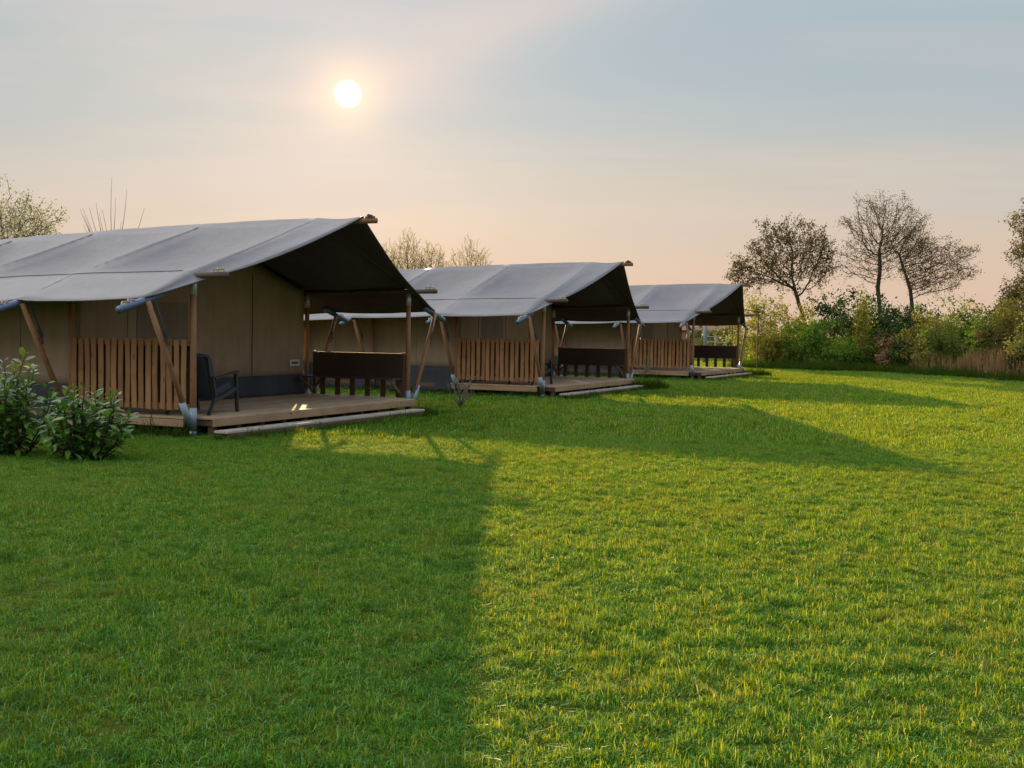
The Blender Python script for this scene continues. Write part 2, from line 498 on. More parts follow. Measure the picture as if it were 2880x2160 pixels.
def roof_sag(u, v):
    a = abs(u - W / 2) / (W / 2 + OV)
    s = 0.0
    for r0, r1 in zip(RAFTERS[:-1], RAFTERS[1:]):
        if r0 <= v <= r1:
            t = (v - r0) / (r1 - r0)
            s = 0.35 * (math.sin(math.pi * t) ** 0.72)
    if v < 0: s = -0.02 + 0.0
    amp = 0.25 + 0.75 * math.sin(math.pi * min(1, a / 0.75)) if a < 0.75 else 0.10 + 0.15 * math.sin(math.pi * (a - .75) * 4)
    s *= amp
    s *= min(1, a / .10) * min(1, abs(a - .753) / .12)
    return s


def front_v(a):
    """front edge of the roof, a = 0 at the ridge, 1 at the eave"""
    return -0.86 * (1 - a) ** 1.04 - 0.02


def make_tent():
    root = empty("safari_tent", "largest grey roofed safari tent, nearest the camera, with an armchair on its porch", "tent", group="safari tents in a row on the lawn")
    # --- roof
    us = []
    nh = 14
    half = W / 2 + OV
    side = [(-half) + (OV) * i / 5 for i in range(5)] + [-W / 2 + (W / 2) * (i / nh) for i in range(nh + 1)]
    us = [W / 2 + x for x in side] + [W / 2 - x for x in reversed(side[:-1])]
    vs = [0.0]
    for r0, r1 in zip(RAFTERS[:-1], RAFTERS[1:]):
        n = 12
        vs += [r0 + (r1 - r0) * (i + 1) / n for i in range(n)]
    nf = 5
    rows = []
    for u in us:
        a = abs(u - W / 2) / half
        row = []
        fv = front_v(a)
        for i in range(nf):
            t = 1 - i / nf
            v = fv * t
            dz = -0.15 * t * math.sin(math.pi * a) ** 0.8 - 0.03 * math.sin(math.pi * t) + .010 * t * math.sin(t * 9 + a * 4) * math.sin(math.pi * a)
            row.append((u, v, roof_z(u) + dz + 0.006 * mnoise.noise(Vector((u * 2.2, v * 5, 3)))))
        for v in vs:
            wr = 0.012 * mnoise.noise(Vector((u * 0.9, v * 0.9, 0))) + 0.006 * mnoise.noise(Vector((u * 3 + v * 2.2, v * 1.1 - u, 5)))
            # slight puckers near the eave corners
            if a > 0.78:
                for r in RAFTERS[:-1]:
                    q = v - r
                    if 0 < q < 1.1: wr += 0.012 * math.sin((q * 3.0 + (a - .78) * 14) * 6.0) * math.exp(-((q - .45) / .35) ** 2) * math.sin(math.pi * (a - .78) / .22)
            row.append((u, v, roof_z(u) - roof_sag(u, v) + wr))
        rows.append(row)
    mb = MB(); mb.grid(rows)
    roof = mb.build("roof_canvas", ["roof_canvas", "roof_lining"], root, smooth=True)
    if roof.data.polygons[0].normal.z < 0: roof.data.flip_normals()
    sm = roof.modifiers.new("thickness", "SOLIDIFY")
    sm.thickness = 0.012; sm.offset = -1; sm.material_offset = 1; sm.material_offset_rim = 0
    # sewn hems and the seam over each side pole
    hem = MB()
    hem.tube([Vector(r[0]) for r in rows], 0.011, 5)
    hem.tube([Vector(p) + Vector((0, 0, -.006)) for p in rows[0][5:]], 0.012, 5)
    hem.tube([Vector(p) + Vector((0, 0, -.006)) for p in rows[-1][5:]], 0.012, 5)
    hem.build("hem", "roof_canvas", roof, True)
    sea = MB()
    for k in (5, len(us) - 6):
        sea.tube([Vector(p) + Vector((0, 0, .001)) for p in rows[k][6:]], 0.006, 4)
    sea.build("seam", "skirt_canvas", roof, True)
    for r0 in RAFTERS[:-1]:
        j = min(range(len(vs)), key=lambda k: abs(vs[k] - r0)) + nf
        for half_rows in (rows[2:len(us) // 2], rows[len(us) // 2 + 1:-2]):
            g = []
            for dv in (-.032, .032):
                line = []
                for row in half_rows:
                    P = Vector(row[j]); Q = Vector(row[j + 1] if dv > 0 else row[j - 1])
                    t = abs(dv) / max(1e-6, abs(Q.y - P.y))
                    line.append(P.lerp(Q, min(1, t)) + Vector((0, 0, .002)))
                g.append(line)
            MB().grid(g).build("panel_seam_highlight", "roof_seam_highlight", roof, True)  # seam strip, its paler colour painting the highlight along the rafter crease
    # --- ridge pole and side poles with rope cleats
    def pole(name, pts, r, mat="pole_wood"):
        return MB().tube(pts, r, 12).build(name, mat, root, True)
    rp = pole("ridge_pole", [(W / 2, -1.14 + k * (LT + 1.14) / 12, HR - 0.075) for k in range(13)], 0.044)
    cle = MB()
    hc = HR - .052
    cle.bar((W / 2, -1.10, hc + 0.03), (W / 2, -0.94, hc + 0.03), .05, .04)
    cle.bar((W / 2 - .11, -1.04, hc + 0.055), (W / 2 + .07, -0.99, hc + 0.065), .03, .022)
    cle.tube([(W / 2 + .02, -1.06, hc + .055), (W / 2 - .03, -1.0, hc + .075), (W / 2 + .03, -.96, hc + .06)], .014, 6)
    cle.build("rope_cleat", "bench_leg_wood", rp)
    for u in (0, W):
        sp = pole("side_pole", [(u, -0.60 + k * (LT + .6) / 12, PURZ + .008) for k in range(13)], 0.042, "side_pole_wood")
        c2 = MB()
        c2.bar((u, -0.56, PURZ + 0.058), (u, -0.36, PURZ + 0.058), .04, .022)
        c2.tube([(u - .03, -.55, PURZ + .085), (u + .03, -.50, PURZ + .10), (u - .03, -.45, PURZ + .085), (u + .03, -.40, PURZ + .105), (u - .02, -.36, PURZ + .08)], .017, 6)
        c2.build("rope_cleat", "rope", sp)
    # --- posts, struts, eave tubes
    for u, sgn in ((0, -1), (W, 1)):
        for k, v in enumerate(RAFTERS[:-1]):
            j = 0.012 * (k % 2)
            po = pole("post", [(u + j, v, GROUND_Z - .05), (u - j * .5, v, 1.0), (u, v, HP)], [0.050, 0.046, 0.043])
            MB().tube([(u, v, HP - 0.20), (u, v, HP + 0.04)], 0.049, 12).build("top_sleeve", "bright_steel", po, True)
            so_ = MB()
            so_.tube([(u, v, 0.06), (u, v, 0.36)], [0.058, 0.056], 12)
            so_.tube([(u, v, -0.055), (u, v, 0.03)], 0.054, 12)
            d = Vector((sgn * OV, 0, HE - 0.10)).normalized()
            b0 = Vector((u + sgn * 0.10, v - .05, 0.10))
            so_.tube([b0, b0 + d * 0.40], [0.053, 0.051], 12)
            so_.tube([(u + sgn * .10, v - .05, 0.10), (u, v, 0.05)], 0.038, 8)
            so_.build("ground_socket", "galvanised", po, True)
            e = Vector((u + sgn * (OV - 0.03), v - .05, HE - 0.06))
            st = pole("strut", [b0 - d * .02, (b0 + e) / 2, e], [0.043, 0.041, 0.038])
            # canvas tie strap with its buckle along the upper end of the strut
            s0 = e + Vector((-sgn * .10, -.03, .05)); s1 = e - d * 0.52 + Vector((sgn * -.03, -.07, 0))
            MB().bar(s0, s1, .035, .006, (0, 1, 0)).build("strap", "skirt_canvas", st)
            bk = s1 + d * .04
            q = MB().bar(bk - d * .06, bk + d * .05, .06, .02, (0, 1, 0))
            q.bar(bk + Vector((-.04, -.02, -.10)), bk + Vector((.03, -.02, -.06)), .02, .02)
            q.bar(s1, s1 + Vector((-sgn * .02, 0, -.14)), .03, .005, (0, 1, 0))
            q.build("buckle", "dark_metal", st)
            a0 = Vector((u + sgn * (OV - .35), v + .02, HE + 0.045)); a1 = Vector((u + sgn * (OV + .44), v + .02, HE - 0.185))
            tb = MB().tube([a0, a1], 0.053, 12).build("eave_tube", "blue_tube", root, True)
            dt = (a1 - a0).normalized()
            c3 = MB()
            n_ = Vector((-dt.z * sgn, 0, abs(dt.x)))
            p_ = a1 - dt * .16 + Vector((0, 0, .05))
            c3.bar(p_ - dt * .09, p_ + dt * .10, .03, .02)
            c3.tube([p_ - dt * .12 + Vector((0, -.03, .01)), p_ - dt * .05 + Vector((0, .03, .03)), p_ + dt * .0 + Vector((0, -.03, .02)), p_ + dt * .06 + Vector((0, .03, .03)), p_ + dt * .12 + Vector((0, -.02, .0))], .013, 6)
            c3.build("rope_cleat", "rope", tb)
    # --- canvas walls
    def wob(a, z): return 0.022 * mnoise.noise(Vector((a * 1.7, z * .7, 9))) + 0.010 * mnoise.noise(Vector((a * 5 + z * 1.5, z * 1.2, 2)))
    SK = 0.60
    def wall(name, mat, f, a0, a1, zb, zt, n=26, nz=10):
        g = []
        for i in range(n + 1):
            a = a0 + (a1 - a0) * i / n
            top = zt(a) if callable(zt) else zt
            g.append([f(a, zb + (top - zb) * j / nz) for j in range(nz + 1)])
        w_ = MB().grid(g).build(name, mat, root, True)
        s_ = w_.modifiers.new("thickness", "SOLIDIFY"); s_.thickness = 0.006; s_.offset = 0
        return w_
    ft = lambda a: roof_z(a) - 0.085
    fw = wall("front_wall", "wall_canvas", lambda a, z: (a, D + wob(a, z), z), 0.14, W - 0.14, SK, ft, 36)
    wall("front_skirt", "skirt_canvas", lambda a, z: (a, D - .012 + 1.6 * wob(a, z) - (SK + .015 - z) * .06, z), 0.135, W - 0.135, ZD + .004, SK + .015, 36, 5)
    z1 = MB()
    z1.tube([(4.34, D - .012 + wob(4.34, z), z) for z in np.linspace(.30, ft(4.34) - .3, 14)], .007, 5)
    z1.build("zip", "seam_dark", fw)
    for uu in (1.15, 2.75): MB().tube([(uu, D - .008 + wob(uu, z), z) for z in np.linspace(.62, ft(uu), 14)], .005, 5).build("sewn_seam", "window_canvas", fw)
    wn = MB().grid([[(a, D - .016 + wob(a, z), z) for z in np.linspace(1.0, 1.95, 7)] for a in np.linspace(1.35, 2.55, 9)]).build("window_flap", "window_canvas", fw, True)
    wall("back_wall", "wall_canvas", lambda a, z: (a, LT - .25 + wob(a, z), z), 0.14, W - 0.14, SK, ft, 20)
    wall("back_skirt", "skirt_canvas", lambda a, z: (a, LT - .24 + wob(a, z), z), 0.14, W - 0.14, GROUND_Z, SK, 20, 4)
    for u in (0.135, W - .135):
        sg = -1 if u < 1 else 1
        sw = wall("side_wall", "wall_canvas", lambda a, z: (u + wob(a, z + u), a, z), D + .0, LT - .25, SK, 2.33, 40)
        wall("side_skirt", "skirt_canvas", lambda a, z: (u + sg * (.012 + (SK + .015 - z) * .05) + 1.5 * wob(a, z + u), a, z), D - .005, LT - .245, GROUND_Z, SK + .015, 40, 5)
        for vv in (3.5, 5.9):
            MB().tube([(u + sg * .008 + wob(vv, z + u), vv, z) for z in np.linspace(.62, 2.25, 10)], .005, 5).build("sewn_seam", "window_canvas", sw)
    # the frame settles a little towards its rear
    for o in root.children_recursive:
        for vtx in o.data.vertices:
            c = vtx.co
            if c.y > 0 and c.z > .6: c.z -= (.010 * c.y + .0028 * c.y ** 2) * min(1, (c.z - .6) / 1.3)
    return root


def make_deck():
    root = empty("wooden_deck", "timber porch deck carrying the armchair, nearest of the three decks", "deck", group="timber decks under the tents")
    mb = MB()
    y = -0.30
    k = 0
    while y < LT - .3:
        bw = 0.138
        u0, u1 = (0.07, W - 0.25) if y < 0.10 else (-0.05, W + 0.06)
        if D + .05 < y: u0, u1 = 0.16, W - .16
        z = ZD - 0.014 + rng.uniform(-.0015, .0015)
        mb.bar((u0, y + bw / 2, z), (u1, y + bw / 2, z), bw, 0.028, (0, 0, 1), .003)
        y += bw + 0.006; k += 1
    mb.build("decking", "deck_wood", root)
    MB().bar((0.05, -0.318, 0.155), (W - .27, -0.318, 0.155), 0.03, 0.115).build("front_beam", "fascia_wood", root)
    for u in (-0.065, W + .075):
        MB().bar((u, 0.11, 0.135), (u, D + .1, 0.135), 0.03, 0.105).build("side_beam", "fascia_wood", root)
    for i in range(11):
        u = 0.12 + i * (W - .48) / 10
        MB().bar((u, -.298, 0.150), (u, LT - .4, 0.150), .045, .10).build("joist", "bench_leg_wood", root)
        for v in (-.20, 2.2): MB().box((u + .05, v, 0.02), (.09, .09, .16)).build("foot_block", "bench_leg_wood", root)
    # side railing of upright slats
    rail = MB()
    v = 0.10
    r2 = random.Random(3)
    while v < D - .06:
        w = r2.uniform(.085, .10)
        bow = r2.uniform(-.012, .012)
        z0, z1 = 0.315 + r2.uniform(-.012, .01), 1.325 + r2.uniform(-.012, .012)
        p = [(-.03 + r2.uniform(-.006, .006), v + w / 2, z0), (-.03 + r2.uniform(-.006, .006), v + w / 2 + bow, (z0 + z1) / 2), (-.03, v + w / 2 + r2.uniform(-.006, .006), z1)]
        o = len(rail.v)
        for P0, P1 in zip(p[:-1], p[1:]): rail.bar(P0, P1, w, .022, (1, 0, 0), .005)
        v += w + r2.uniform(.028, .046)
    ra = rail.build("side_railing", "slat_wood", root)
    MB().bar((0.046, .09, .83), (0.046, D - .06, .83), .016, .92).build("gap_shade_panel", "gap_shade", ra)  # added dark sheet, paints the shaded interior seen between the slats
    MB().bar((0.012, .07, 1.27), (0.012, D - .02, 1.27), .045, .07).build("top_rail", "slat_wood", ra)
    MB().bar((0.012, .07, .375), (0.012, D - .02, .375), .045, .07).build("bottom_rail", "slat_wood", ra)
    return root


def make_step():
    root = empty("deck_step", "low pale plank step along the front of the nearest deck", "step", group="plank steps in front of the decks")
    MB().bar((-.16, -.62, 0.055), (5.44, -.62, 0.055), .24, .034).build("tread", "step_wood", root)
    MB().bar((-.14, -.73, 0.0), (5.42, -.73, 0.0), .025, .075).build("riser_board", "bench_leg_wood", root)
    for i in range(6):
        u = .0 + i * 1.06
        MB().box((u, -.60, -.01), (.06, .20, .10)).build("support_block", "bench_leg_wood", root)
    return root


def make_bench():
    root = empty("porch_bench", "dark brown built in bench with a solid back, on the nearest porch", "bench", group="dark porch benches")
    MB().bar((W - .07, .06, .815), (W - .07, 2.10, .815), .028, .45).build("backrest", "bench_wood", root)
    MB().bar((W - .07, .05, 1.05), (W - .07, 2.11, 1.05), .055, .022).build("cap_rail", "slat_wood", root)
    s_ = MB()
    for i in range(4): s_.bar((W - .13 - i * .105, .04, .585), (W - .13 - i * .105, 2.2, .585), .098, .026)
    s_.build("seat", "bench_wood", root)
    for v in (.17, .51, .86, 1.20, 1.54, 1.88):
        MB().bar((W - .05, v, ZD + .002), (W - .05, v, .60), .022, .115, (0, 1, 0)).build("leg", "bench_leg_wood", root)
    for v in (.07, 2.08):
        MB().bar((W - .035, v, ZD + .002), (W - .035, v, 1.075), .06, .06, (0, 1, 0)).build("end_post", "bench_leg_wood", root)
    for v in (.10, 2.10):
        MB().bar((W - .09, v, ZD + .06), (W - .50, v, .575), .06, .03, (0, 1, 0)).build("brace", "bench_leg_wood", root)
        sg = 1 if v < 1 else -1
        MB().bar((W - .075, v + sg * .02, ZD + .12), (W - .075, v + sg * .24, .565), .022, .12, (1, 0, 0)).build("brace", "bench_leg_wood", root)
    return root


def cushion(mb, c, size, ax=None, n=8, puff=0.35):
    """soft pillow block: superellipsoid, c centre, size full sizes, ax = 3 axes"""
    ax = ax or (Vector((1, 0, 0)), Vector((0, 1, 0)), Vector((0, 0, 1)))
    c = Vector(c)
    pw = lambda t: math.copysign(abs(t) ** puff, t)
    rows = []
    nu, nv = 24, 12
    for j in range(nv + 1):
        ph = -math.pi / 2 + math.pi * j / nv
        row = []
        for i in range(nu + 1):
            th = 2 * math.pi * i / nu
            x, y, z = pw(math.cos(ph)) * pw(math.cos(th)), pw(math.cos(ph)) * pw(math.sin(th)), pw(math.sin(ph))
            row.append(c + ax[0] * x * size[0] / 2 + ax[1] * y * size[1] / 2 + ax[2] * z * size[2] / 2)
        rows.append(row)
    mb.grid(rows)


def make_chair():
    """seat faces +x, origin on the floor under the seat"""
    root = empty("garden_armchair", "black framed garden armchair with dark blue cushions facing along the nearest porch", "armchair", group="porch armchairs")
    wd = 0.33
    for s in (-1, 1):
        y = s * wd
        MB().bar((.40, y, 0), (.34, y, .60), .05, .045, (1, 0, 0)).build("leg", "chair_frame", root)
        l = MB()
        l.bar((-.50, y, 0), (-.30, y, .26), .045, .045, (1, 0, 0))
        l.bar((-.30, y, .24), (-.385, y, .56), .04, .045, (1, 0, 0))
        l.build("leg", "chair_frame", root)
        MB().bar((.42, y, .615), (-.34, y, .53), .06, .03).build("armrest", "chair_frame", root)
        MB().bar((.36, y, .36), (-.32, y, .20), .035, .06).build("side_rail", "chair_frame", root)
    bk = MB()
    for s in (-1, 1): bk.bar((-.34, s * .30, .34), (-.49, s * .30, .84), .04, .05, (1, 0, 0))
    for i in range(6):
        t = i / 5
        bk.bar((-.345 - .14 * t, -.30, .38 + .45 * t), (-.345 - .14 * t, .30, .38 + .45 * t), .02, .05)
    bk.build("backrest", "chair_frame", root)
    d = Vector((-.30, 0, .95)).normalized(); nrm = Vector((d.z, 0, -d.x))
    m1 = MB(); cushion(m1, (-.345, 0, .585), (.19, .62, .62), (nrm, Vector((0, 1, 0)), d)); m1.build("back_cushion", "chair_fabric", root, True)
    m2 = MB(); ds = Vector((.97, 0, .22)).normalized(); ns = Vector((-ds.z, 0, ds.x))
    cushion(m2, (.03, 0, .345), (.66, .60, .15), (ds, Vector((0, 1, 0)), ns)); m2.build("seat_cushion", "chair_fabric", root, True)
    return root


TENTS = [((-4.527, 16.366, 0.0), 1.1406), ((0.725, 27.264, 0.005), 1.1401), ((6.096, 39.007, 0.015), 1.1307)]


def tworld(i, u, v, z=0.0):
    (x, y, z0), a = TENTS[i]
    return Vector((x + u * math.cos(a) - v * math.sin(a), y + u * math.sin(a) + v * math.cos(a), z0 + z))


tent, deck, step, bench = make_tent(), make_deck(), make_step(), make_bench()
LAB = {
    "tent": ["largest grey roofed safari tent, nearest the camera, with an armchair on its porch",
             "middle safari tent of the row, a small bare shrub at its front corner",
             "farthest safari tent of the row, next to the hedge, a playground seen through its porch"],
    "deck": ["timber porch deck of the nearest tent, an armchair standing on it",
             "timber porch deck of the middle tent with a slatted side railing",
             "timber porch deck of the farthest tent, sunlit grass showing underneath it"],
    "step": ["long pale plank step in front of the nearest tent's deck",
             "pale plank step in front of the middle tent's deck",
             "short looking plank step in front of the farthest tent's deck, by the hedge"],
    "bench": ["dark brown porch bench with solid back in the nearest tent",
              "almost black porch bench in the middle tent",
              "dark porch bench in the farthest tent with bright grass showing between its legs"],
}
for i, (p, a) in enumerate(TENTS):
    for key, proto in (("tent", tent), ("deck", deck), ("step", step), ("bench", bench)):
        o = proto if i == 0 else copy_tree(proto)
        o.location = p
        o.rotation_euler = (0, 0, a)
        o["label"] = LAB[key][i]
        globals().setdefault("BUILT", {})[(key, i)] = o

chair = make_chair()
chair.location = tworld(0, 0.82, 0.47, ZD + .001)
chair.rotation_euler = (0, 0, TENTS[0][1] + 0.20)
chair["label"] = "dark armchair with tall back cushion on the nearest tent's porch"
c2 = copy_tree(chair)
c2.location = tworld(1, 0.75, 0.62, ZD + .001)
c2.rotation_euler = (0, 0, TENTS[1][1] - 0.15)
c2["label"] = "dark armchair half hidden behind the corner post of the middle tent"

sg = empty("wall_sign", "small white plate with dark lettering on the nearest tent's front wall", "sign", tworld(0, 5.64, D - .022, .84), TENTS[0][1])
pl = MB().box((0, 0, 0), (.31, .012, .125)).build("plate", "sign_white", sg)
lt = MB()
for (x0, x1) in ((-.105, -.075), (-.068, -.045), (-.038, -.012), (-.004, .028), (.036, .060), (.068, .102)):
    lt.bar((x0, -.0085, .0), (x1, -.0085, .0), .003, .045)
lt.build("lettering", "sign_dark", pl)


# ------------------------------------------------------------------ trees
def colonize(base_chain, attract, step=0.22, infl=1.6, kill=0.35, iters=110, seed=0, jitter=0.12, up=0.0):
    """space colonisation; base_chain = list of trunk points; attract = (n,3) array"""
    rs = np.random.RandomState(seed)
    P, par = [], []
    for i, p in enumerate(base_chain):
        P.append(np.array(p, float)); par.append(i - 1)
    P = list(P)
    A = np.array(attract, float)
    X = np.array(P)
    dist = np.linalg.norm(A[:, None] - X[None], axis=2)
    near = dist.argmin(1); nd = dist.min(1)
    alive = np.ones(len(A), bool)
    first = True
    for it in range(iters):
        lim = 1e9 if it < 25 else infl
        act = alive & (nd < lim)
        if not act.any(): break
        acc = {}
        dirs = A[act] - np.array(P)[near[act]]
        dirs /= np.linalg.norm(dirs, axis=1)[:, None] + 1e-9
        for n_, d_ in zip(near[act], dirs):
            if n_ in acc: acc[n_] += d_
            else: acc[n_] = d_.copy()
        newp = []
        for n_, d_ in acc.items():
            d_ = d_ / (np.linalg.norm(d_) + 1e-9) + rs.normal(0, jitter, 3)
            d_[2] += up
            d_ /= np.linalg.norm(d_)
            q = P[n_] + d_ * step
            newp.append((q, n_))
        s0 = len(P)
        for q, n_ in newp: P.append(q); par.append(n_)
        NX = np.array([q for q, _ in newp])
        dd = np.linalg.norm(A[:, None] - NX[None], axis=2)
        m_ = dd.min(1); am = dd.argmin(1) + s0
        better = m_ < nd
        nd = np.where(better, m_, nd); near = np.where(better, am, near)
        alive &= nd > kill
        if len(P) > 14000: break
    return np.array(P), np.array(par)


def radii(P, par, r_tip, expo=2.4):
    n = len(P)
    acc = np.zeros(n)
    for i in range(n - 1, -1, -1):
        if acc[i] == 0: acc[i] = r_tip ** expo
        if par[i] >= 0: acc[par[i]] += acc[i]
    return acc ** (1 / expo)


def branch_mesh(name, P, par, rad, mat, parent, rmax=None):
    if rmax: rad = np.minimum(rad, rmax)
    V, F, UV = [], [], []
    off = 0
    groups = {4: [], 7: []}
    child_main = {}
    for i in range(len(P) - 1, -1, -1):
        if par[i] >= 0:
            j = par[i]
            if j not in child_main or rad[i] > rad[child_main[j]]: child_main[j] = i
    ring = 5
    ang = np.arange(ring) * 2 * np.pi / ring
    for i in range(len(P)):
        j = par[i]
        if j < 0: continue
        a, b_ = P[j], P[i]
        d = b_ - a
        L = np.linalg.norm(d)
        if L < 1e-6: continue
        d /= L
        ref = np.array([0.31, 0.17, 0.93]) if abs(d[2]) < 0.9 else np.array([1.0, 0.2, 0])
        sx = np.cross(d, ref); sx /= np.linalg.norm(sx); sy = np.cross(sx, d)
        r0 = min(rad[j], rad[i] * 1.25) if child_main.get(j) != i else rad[j]
        r1 = rad[i]
        circ = np.cos(ang)[:, None] * sx + np.sin(ang)[:, None] * sy
        V.append(a - d * r0 * .3 + circ * r0); V.append(b_ + d * r1 * .2 + circ * r1)
        for k in range(ring):
            k2 = (k + 1) % ring
            F.append((off + k, off + k2, off + ring + k2, off + ring + k))
            UV += [(0, k * .05), (0, k * .05 + .05), (L, k * .05 + .05), (L, k * .05)]
        off += 2 * ring
    return mesh_from_arrays(name, np.concatenate(V), np.array(F), mat, parent, True, UV)


def leaf_cloud(name, centers, size, mat, parent, seed=0, per=1, spread=0.1, aspect=0.5, flat=0.0):
    """many small diamond leaves around the given centres"""
    rs = np.random.RandomState(seed)
    C = np.repeat(np.asarray(centers, float), per, axis=0)
    C = C + rs.normal(0, spread, C.shape)
    n = len(C)
    a = rs.normal(0, 1, (n, 3)); a[:, 2] *= (1 - flat); a /= np.linalg.norm(a, axis=1)[:, None]
    r = rs.normal(0, 1, (n, 3)); b_ = np.cross(a, r); b_ /= np.linalg.norm(b_, axis=1)[:, None]
    s = size * rs.uniform(0.55, 1.25, (n, 1))
    V = np.empty((n, 4, 3))
    V[:, 0] = C - a * s * .5; V[:, 1] = C + b_ * s * aspect * .5 + a * s * .05
    V[:, 2] = C + a * s * .5; V[:, 3] = C - b_ * s * aspect * .5 + a * s * .05
    F = np.arange(n * 4).reshape(n, 4)
    return mesh_from_arrays(name, V.reshape(-1, 3), F, mat, parent)


def ellipsoid_pts(n, c, r, seed, hollow=0.35, lump=0.0):
    rs = np.random.RandomState(seed)
    out = []
    ph = rs.uniform(0, 6.28, 6)
    while len(out) < n:
        p = rs.uniform(-1, 1, 3)
        q = np.linalg.norm(p)
        lim = 1.0
        if lump:
            az = math.atan2(p[1], p[0]); el = math.asin(max(-1, min(1, p[2] / (q + 1e-9))))
            lim = 1 - lump * (0.5 + 0.25 * math.sin(3 * az + ph[0]) + 0.25 * math.sin(4 * el * 2 + 2 * az + ph[1]))
        if q < lim and rs.rand() < (hollow + (1 - hollow) * (q / lim) ** 2): out.append(np.array(c) + p * np.array(r))
    return np.array(out)


def tree(name, label, cat, base, chain, envs, n_attr, leaf, leaf_mat, bark="bark", seed=1, step=0.22, kill=0.34, r_tip=0.009,
         per=2, spread=0.14, rmax=0.2, leaf_frac=1.0, group=None, up=0.0, jitter=0.12, aspect=0.55, expo=2.4, shoots=None):
    """base in world; chain and envelopes relative to base"""
    root = empty(name, label, cat, base, 0, group)
    A = np.concatenate([ellipsoid_pts(int(n_attr * w), c, r, seed + 11 * k, 0.3, 0.45) for k, (c, r, w) in enumerate(envs)])
    P, par = colonize(chain, A, step=step, kill=kill, seed=seed, up=up, jitter=jitter)
    if shoots:
        rs0 = np.random.RandomState(seed + 3)
        has = np.zeros(len(P), bool); has[par[par >= 0]] = True
        P, par = list(P), list(par)
        cen = np.mean(A, axis=0)
        for i in np.where(~has)[0]:
            if rs0.rand() > .6: continue
            d0 = P[i] - P[par[i]]; d0 = d0 / (np.linalg.norm(d0) + 1e-9)
            o_ = P[i] - cen; o_ = o_ / (np.linalg.norm(o_) + 1e-9)
            d = d0 * .5 + o_ * .6 + np.array((0, 0, shoots[1])) + rs0.normal(0, .25, 3)
            d /= np.linalg.norm(d); L = shoots[0] * rs0.uniform(.4, 1.2); last = i
            for k in range(3):
                P.append(P[last] + d * L / 3 + rs0.normal(0, .012, 3)); par.append(last); last = len(P) - 1
        P, par = np.array(P), np.array(par)
    rad = radii(P, par, r_tip, expo)
    branch_mesh("trunk", P, par, rad, bark, root, rmax)
    tips = np.where(rad < r_tip * 2.6)[0]
    rs = np.random.RandomState(seed + 5)
    if leaf_frac < 1: tips = tips[rs.rand(len(tips)) < leaf_frac]
    if len(tips): leaf_cloud("crown", P[tips], leaf, leaf_mat, root, seed, per, spread, aspect)
    return root


def ch(*pts, n=5):
    """polyline -> dense chain"""
    out = []
    for p, q in zip(pts[:-1], pts[1:]):
        for i in range(n): out.append(np.array(p) + (np.array(q) - np.array(p)) * i / n)
    out.append(np.array(pts[-1], float))
    return out


GZ = GROUND_Z
tree("broad_tree", "broad budding tree whose low limb reaches over the farthest tent's roof", "tree", (14.95, 58.5, GZ),
     ch((0, 0, 0), (.02, 0, 1.4), (-.30, 0, 2.7), (-.48, 0, 3.1)), [((-1.25, 0, 5.65), (2.3, 1.9, 2.1), .50), ((-2.95, 0, 4.7), (1.6, 1.2, 1.0), .24), ((.35, .2, 5.4), (1.3, 1.2, 1.7), .26)],
     2600, .11, "dusk_leaf", seed=4, per=6, spread=.09, expo=2.2, up=.10, shoots=(.42, .35), r_tip=.0065, rmax=.17, step=.15, kill=.21)
tree("tall_tree", "tallest tree with an upright trunk and thin bare looking crown", "tree", (18.5, 58.0, GZ),
     ch((0, 0, 0), (-.05, 0, 2.5), (-.24, 0, 4.0), (-.16, 0, 4.9), (-.2, .05, 5.8), n=6), [((-.10, 0, 6.95), (2.45, 1.8, 2.0), .74), ((-.7, 0, 5.2), (2.1, 1.4, 1.1), .26)],
     2600, .075, "sparse_leaf", seed=9, per=4, spread=.10, expo=2.15, shoots=(.40, .15), up=.12, jitter=.22, r_tip=.0065, rmax=.19, step=.15, kill=.20)
tree("leaning_tree", "dark tree with a trunk leaning towards the tallest tree", "tree", (19.75, 57.0, GZ),
     ch((0, 0, 0), (-.02, 0, 2.6), (-.2, 0, 3.9), (-.55, 0, 4.9), (-.8, 0, 5.6), n=6), [((.85, 0, 5.1), (2.25, 1.7, 1.6), .66), ((-.35, 0, 6.2), (1.4, 1.2, 1.15), .34)],
     2300, .08, "sparse_leaf", seed=15, per=7, spread=.10, expo=2.15, shoots=(.42, .05), up=.14, jitter=.22, r_tip=.0065, rmax=.18, step=.15, kill=.20)
tree("edge_tree", "russet budding tree cut off by the picture's right edge", "tree", (21.9, 47.5, GZ),
     ch((0, 0, 0), (.05, 0, 1.6), (-.05, 0, 3.4), (.0, 0, 5.0), n=6), [((-.1, 0, 5.6), (1.75, 1.7, 2.4), .6), ((-.45, 0, 3.3), (1.75, 1.5, 1.3), .4)],
     2400, .10, "bud_leaf", seed=21, per=8, spread=.1, shoots=(.38, .15), r_tip=.0065, rmax=.15, step=.15, kill=.20)
